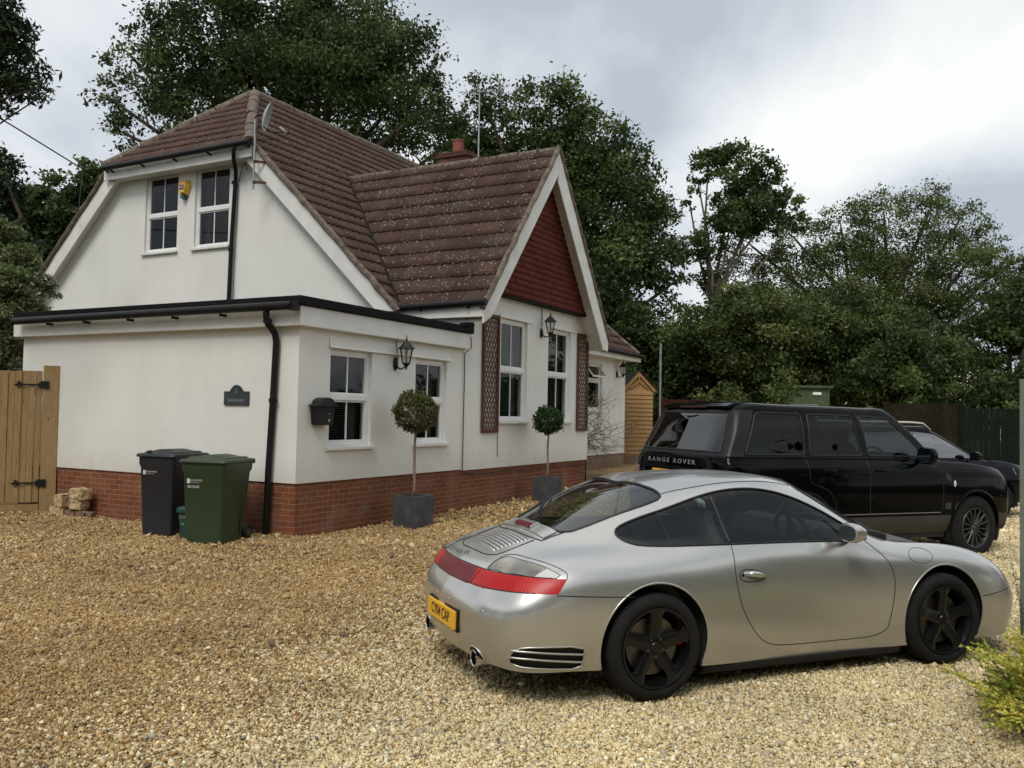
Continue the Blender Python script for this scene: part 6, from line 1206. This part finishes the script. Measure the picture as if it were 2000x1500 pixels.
m = MB(); m.box(.3,4.3,-.72,.72,.2,.32); m.box(.5,3.2,-.75,.75,.85,.87); m.build('underbody', under, t)
for c0 in AR:
    for sg in (-1, 1): m = MB(); Q = circ((c0[0],c0[1]+.01), .385, -25, 205, 24); m.add([(x, sg*.52, z) for x, z in Q]+[(x, sg*.90, z) for x, z in Q], [(i,i+1,i+26,i+25) for i in range(24)]); m.add([(x, sg*.52, z) for x, z in Q], [tuple(range(25))]); m.build('wheel_liner', under, t)
m = MB(); m.tube([(2.95,0,.9),(3.3,-.45,1.075)], .01, 5); S.line(m, [(3.42,-.55),(3.36,-.1),(3.30,.25)], 2, -1, .008, .02); m.build('wiper', MT['black'], t, fixn=False)
# ------------------------------------------------------------------ trees: crown centres (x, y, z, r) in metres
TREES = {
 'oak_a':[(-15.56,34,15.79,0.95),(-15.69,34,13.56,0.89),(-13.68,34,16.44,1.38),(-14.22,34,14.4,1.38),(-11.69,34,16.88,1.78),(-12.22,34,14.64,1.78),(-9.48,34,16.52,1.98),(-9.83,34,14.69,1.78),(-7.27,34,16.56,2.17),(-7.41,34,14.13,1.98),(-5.05,34,15.99,1.78),(-4.81,34,13.97,1.78),(-3.43,34,15.01,0.89),(-3.49,34,13.09,1.09),(-5.77,34,12.34,1.58),(-8.97,34,12.68,1.19),(-15.14,34,12.26,0.89),(-13.17,34,13.0,1.19),(-3.36,34,11.78,0.99),(-11.75,34,18.92,1.58),(-7.94,34,19.0,1.78)],
 'oak_b':[(-1.57,38,15.38,0.93),(-2.44,38,14.0,1.32),(-0.44,38,14.38,1.32),(1.45,38,14.76,1.37),(3.37,38,13.44,1.55),(4.84,38,12.45,1.28),(2.06,38,12.18,1.99),(4.31,38,10.2,1.88),(5.75,38,10.56,1.28),(6.22,38,8.67,1.21),(3.91,38,7.73,1.88),(6.68,38,7.34,0.88),(5.16,38,5.53,1.55),(-1.07,38,12.34,1.32),(-3.09,38,13.2,0.99),(3.27,38,5.5,1.32)],
 'small':[(-17.49,36,11.0,0.75),(-18.67,36,9.92,1.0),(-19.93,36,9.68,0.94),(-18.01,36,8.91,1.05),(-19.88,36,8.24,1.26),(-16.93,36,11.37,0.38)],
 'overhang':[(-7.13,12,6.86,0.31),(-6.94,12,6.29,0.35),(-6.6,12,6.01,0.18),(-6.99,12,5.75,0.18),(-7.25,12,7.28,0.31),(-6.48,12,6.07,0.11),(-7.57,12,6.42,0.56)],
 'conifer':[(-12.97,22,7.62,0.38),(-12.85,22,6.72,0.36),(-13.12,22,8.14,0.28),(-13.36,22,7.23,0.77),(-13.31,22,5.8,0.89)],
 'bush':[(-9.78,17,4.78,0.41),(-9.48,17,4.18,0.49),(-9.55,17,3.39,0.45),(-9.75,17,2.69,0.49),(-9.16,17,3.99,0.24),(-10.15,17,3.97,0.59),(-9.2,17,3.49,0.22),(-10.11,17,2.98,0.49),(-9.95,17,5.17,0.3)],
 'ash':[(9.28,42,14.03,0.78),(10.64,42,13.69,1.12),(12.12,42,13.17,0.88),(8.8,42,13.11,0.63),(12.67,42,11.99,0.83),(10.29,42,11.32,1.07),(9.08,42,9.82,0.88),(9.59,42,8.22,0.73),(11.52,42,11.47,1.12),(8.44,42,12.03,0.39),(12.12,42,13.72,0.49),(9.85,42,6.51,0.73),(13.37,42,11.26,0.63)],
 'thorn':[(12.21,44,10.38,1.41),(14.27,44,10.68,1.28),(11.21,44,8.3,1.41),(16.33,44,11.11,1.41),(18.38,44,11.67,1.53),(20.44,44,11.97,1.43),(22.25,44,11.74,1.28),(23.79,44,10.73,1.07),(24.56,44,9.45,0.92),(14.03,44,8.35,1.79),(16.6,44,8.66,2.05),(19.17,44,8.71,2.05),(21.74,44,9.01,2.05),(23.79,44,8.41,1.15),(25.21,44,10.11,0.41),(15.33,44,6.57,1.53),(18.41,44,6.37,1.53),(20.97,44,6.68,1.53)],
 'right':[(18.3,35,3.0,1.3),(20.1,35,2.7,1.2),(22,35,3.2,1.5),(20.1,36,5.62,1.26),(18.84,36,5.28,1.15),(20.83,36,6.69,1.05),(17.58,36,4.52,1.05),(21.78,36,5.65,1.67),(19.89,36,3.93,1.05),(22.2,36,7.77,1.26)],
 'h1':[(5.07,35,4.01,1.12),(6.7,35,4.35,1.32),(6.72,35,2.82,1.22),(5.4,35,2.39,1.02),(4.65,35,5.23,0.81)],
 'h2':[(8.28,34,4.9,1.28),(9.86,34,5.23,1.38),(9.48,34,3.53,1.28),(7.91,34,3.11,1.19),(8.67,34,6.0,0.89),(6.89,34,5.17,0.89)],
 'h3':[(12.12,36,5.47,1.36),(12.55,36,3.69,1.46),(14.22,36,5.3,1.46),(11.71,36,4.62,1.26),(13.81,36,3.82,1.26),(11.09,36,2.93,0.84)],
 'h4':[(13.84,34,3.42,1.19),(15.02,34,4.13,1.19),(15.82,34,2.86,0.83),(14.63,34,2.74,0.99),(16.41,34,4.16,0.89),(15.02,34,5.33,0.99)],
}
def tree(name, key, label, cat, base, n, leaf, cols, seed, depth=1.0, clump=.24, nclump=26, trunk_r=.35, group=None, asp=.55, up=.25, bark=None, limbs=True, hollow=.35, blobs=None, jit=.6):
    rr = np.random.default_rng(seed); B = np.array(blobs if blobs is not None else TREES[key], float); B = B.copy(); ymid = B[:,1].mean(); B[:,1] += rr.uniform(-1, 1, len(B))*B[:,3].mean()*jit*depth
    root = tag(empty(name, base), label, cat, group); b0 = np.array(base)
    cen, wt, cc = [], [], []; cols = np.array(cols, float)
    for x, y, z, r in B:
        k = max(6, int(nclump*(r/B[:,3].mean())**1.6)); d = rr.normal(size=(k,3)); d /= np.linalg.norm(d, axis=1)[:,None]; rad = r*(hollow+(1.12-hollow)*rr.random(k)**.6)
        c = np.array([x,y,z])+d*rad[:,None]*[1,depth,.95]; cen.append(c); wt.append(np.full(k, r)); cc.append(cols[rr.integers(0, len(cols), k)]*(.75+.5*rr.random((k,1))))
    cen = np.concatenate(cen); wt = np.concatenate(wt); cc = np.concatenate(cc); idx = rr.choice(len(cen), n, p=wt**2/np.sum(wt**2))
    e_ = rr.normal(size=(n,3))*(wt[idx]*clump)[:,None]*[1,1,.62]; P = cen[idx]+e_-b0
    nrm = rr.normal(size=(n,3)); nrm[:,2] += up; nrm /= np.linalg.norm(nrm, axis=1)[:,None]; a = np.cross(nrm, rr.normal(size=(n,3))); a /= np.linalg.norm(a, axis=1)[:,None]; b = np.cross(nrm, a)
    s = leaf*(.55+.9*rr.random(n))[:,None]; col = cc[idx]*(.7+.6*rr.random((n,1)))
    V = np.stack([P-a*s, P+b*s*asp+nrm*s*.18, P+a*s, P-b*s*asp+nrm*s*.18], 1).reshape(-1,3)
    link('crown', npmesh('crown', V, np.arange(4*n).reshape(n,4), MT['leaf'], np.repeat(col,4,0)), root)
    m = MB(); top = B[B[:,2].argmax()]; ctr = B[:,:3].mean(0); fork = Vector(tuple(b0*.35+ctr*.65))-Vector(tuple(b0)); fork.z = min(fork.z, B[:,2].min()-b0[2]+.5) if limbs else fork.z; fork.z = max(fork.z, 1.2)
    pts = [Vector((0,0,-.2)), Vector((fork.x*.3+rr.normal(0,.1), fork.y*.3, fork.z*.5)), fork]; m.tube(pts, [trunk_r*1.15, trunk_r*.85, trunk_r*.7], 10)
    if limbs:
        for x, y, z, r in B:
            e = Vector((x,y,z))-Vector(tuple(b0)); mid = fork.lerp(e, .5)+Vector(rr.normal(0,.25,3))+Vector((0,0,-.1*abs(e.x-fork.x))); m.tube([fork, mid, e, e+(e-mid).normalized()*r*.45], [trunk_r*.42, trunk_r*.26, trunk_r*.14, trunk_r*.04], 6)
            for k in range(4):
                q = mid.lerp(e, rr.random()); w_ = Vector(rr.normal(0,1,3)).normalized()*r*.6; m.tube([q, q+w_*.5+Vector((0,0,.1)), q+w_], [trunk_r*.12, trunk_r*.07, trunk_r*.02], 5)
    m.build('trunk', bark or MT['bark'], root, smooth=True, uv=False); return root
OK_ = [(.042,.070,.019),(.055,.088,.024),(.074,.110,.030),(.100,.136,.040),(.032,.055,.017)]
MIDG = [(.088,.120,.030),(.115,.148,.040),(.15,.180,.054),(.066,.096,.027)]
tree('oak_tree', 'oak_a', 'tallest spreading oak rising behind the main brown roof', 'tree', (2.0-6,34,0), 84000, .082, OK_, 101, depth=1.3, trunk_r=.45, nclump=34, clump=.20)
tree('oak_tree', 'oak_b', 'dense dark oak behind the chimney and the front gable', 'tree', (2.6,38,0), 72000, .088, OK_, 102, depth=1.3, trunk_r=.45, nclump=34, clump=.20)
tree('small_tree', 'small', 'small round tree left of the roof below the wire', 'tree', (-17.6,36,0), 15000, .115, OK_, 103, trunk_r=.2)
tree('ash_tree', 'overhang', 'drooping ash branches hanging in at the top left corner', 'tree', (-15.5,9,0), 9000, .060, [(.030,.046,.018),(.040,.058,.022),(.024,.038,.016)], 104, asp=.28, trunk_r=.06, nclump=22)
tree('conifer_tree', 'conifer', 'dark conifer at the left edge above the pale green bush', 'tree', (-13.5,22,0), 9000, .07, [(.025,.045,.018),(.035,.06,.022)], 105, trunk_r=.2)
tree('pale_green_bush', 'bush', 'pale green bush beside the left end of the low roof', 'bush', (-9.9,17,0), 26000, .045, [(.12,.155,.055),(.15,.185,.075),(.085,.115,.04),(.19,.21,.10)], 106, asp=.4, trunk_r=.12, clump=.22, hollow=.2, depth=.8)
tree('ash_tree', 'ash', 'open leafed ash with pale leaning trunk left of the spreading thorn tree', 'tree', (7.4,42,0), 17000, .092, OK_, 107, trunk_r=.24, nclump=17, bark=simple('pale_tree_bark', (.16,.13,.10), .95, var=.3, vs=5), clump=.2, depth=1.2)
tree('thorn_tree', 'thorn', 'broad fine leafed tree with many sky gaps above the black cars', 'tree', (18.5,44,0), 78000, .070, MIDG, 108, trunk_r=.4, nclump=40, clump=.17, asp=.5, hollow=.5, depth=1.0)
tree('dense_tree', 'right', 'dark leafy tree at the right edge above the dark green gates', 'tree', (20.5,36,0), 38000, .085, OK_, 109, trunk_r=.3)
for i, (k, bx, lb, cl) in enumerate([('h1', (6.5,35,0), 'dark low tree directly behind the wooden shed and pole', OK_),('h2', (8.8,34,0), 'bushy green tree in front of the leaning ash trunk', OK_+MIDG),('h3', (12.6,36,0), 'dark bushy tree beside the olive green cabin', OK_+MIDG),('h4', (14.7,34,0), 'low spreading tree left of the dark green gates', OK_)]):
    tree('dense_tree', k, lb, 'tree', bx, 44000, .078, cl, 110+i, trunk_r=.22, depth=1.3, hollow=.1, nclump=30, group='dense trees along the far boundary')
# shrubs over the fences and undergrowth far behind
tree('ivy_hedge', None, 'ragged low hedge showing over the brown fence and dark green gates', 'hedge', (13.0,23.4,0), 15000, .06, MIDG, 120, blobs=[(9.8+.75*i, 23.6-.32*i, 1.75+.12*math.sin(i*1.7), .42) for i in range(11)], limbs=False, trunk_r=.05, depth=1.0, jit=.3)
tree('garden_bush', None, 'round bush growing in front of the olive green cabin', 'bush', (9.15,30.4,0), 4500, .07, MIDG, 122, blobs=[(7.3,30.6,2.2,.8),(7.0,30.6,1.4,.8),(9.15,30.4,2.0,.75),(9.3,30.5,2.9,.55),(8.9,30.5,1.2,.8)], limbs=False, trunk_r=.05)
tree('laurel_hedge', None, 'low dark hedge beyond the left timber gate', 'hedge', (-10.5,17.2,0), 7000, .06, OK_, 121, blobs=[(-9.4-.9*i, 16.4, 1.5, .8) for i in range(4)], limbs=False, trunk_r=.05)
rr = np.random.default_rng(140); n = 60000; X = rr.uniform(-50, 75, n); Y = rr.uniform(46, 60, n); Z = rr.random(n)**1.1*(4.2+1.5*np.sin(X*.35)+1.0*np.sin(X*.9+2)); ok = ~((X > 25) & (X < 40)); X, Y, Z = X[ok], Y[ok], Z[ok]; n = len(X)
nrm = rr.normal(size=(n,3)); nrm /= np.linalg.norm(nrm, axis=1)[:,None]; a = np.cross(nrm, rr.normal(size=(n,3))); a /= np.linalg.norm(a, axis=1)[:,None]; b = np.cross(nrm, a); P = np.stack([X,Y,Z],1); s = .26*(.5+rr.random(n))[:,None]
tag(link('distant_wood', npmesh('distant_wood', np.stack([P-a*s, P+b*s*.6, P+a*s, P-b*s*.6],1).reshape(-1,3), np.arange(4*n).reshape(n,4), MT['leaf'], np.repeat(np.array(OK_)[rr.integers(0,5,n)]*.9,4,0))), 'dark wood far behind the gardens', 'wood', kind='stuff')
o = MB().add([(-200,75,0),(400,75,0),(400,260,17),(-200,260,17)], [(0,1,2,3)]).build('field', simple('dry_grass_field', (.42,.36,.20), .9, var=.2, vs=.4), None); tag(o, kind='structure')
# unseen trees added behind the camera to darken window and paint reflections
for i, (x, y, r, h) in enumerate([(-20,-10,4.2,6.0),(-12,-13,4.6,6.4),(-4,-12,4.4,5.4),(4,-12,4.6,5.8),(11,-9,4.4,5.4),(-25,0,4.4,6.2),(16,-2,4.2,4.8),(-27,9,4,6)]):
    bl = [(x+dx*r*.6, y+dy*r*.5, h+dz*r*.5, r*.62) for dx, dy, dz in ((0,0,.6),(-1,0,0),(1,0,.1),(0,1,-.2),(0,-1,0),(-.6,.4,-.9),(.7,-.2,-.9),(0,0,-1.2))]
    tree('unseen_tree', None, 'unseen dark leafy tree added behind the camera for reflections', 'tree', (x, y, 0), 7000, .21, OK_, 150+i, blobs=bl, trunk_r=.3, group='unseen trees added behind the camera', hollow=.1)

tree('unseen_hedge', None, 'unseen tall hedge added beyond the right edge of the drive to darken reflections', 'hedge', (6.3,3,0), 16000, .08, OK_, 170, blobs=[(5.0+.42*i, -1.5+1.15*i, 1.1+1.0*(i % 2), 1.15) for i in range(9)], limbs=False, trunk_r=.08, hollow=.05)  # out of view, added to darken the silver car's nose and the right side
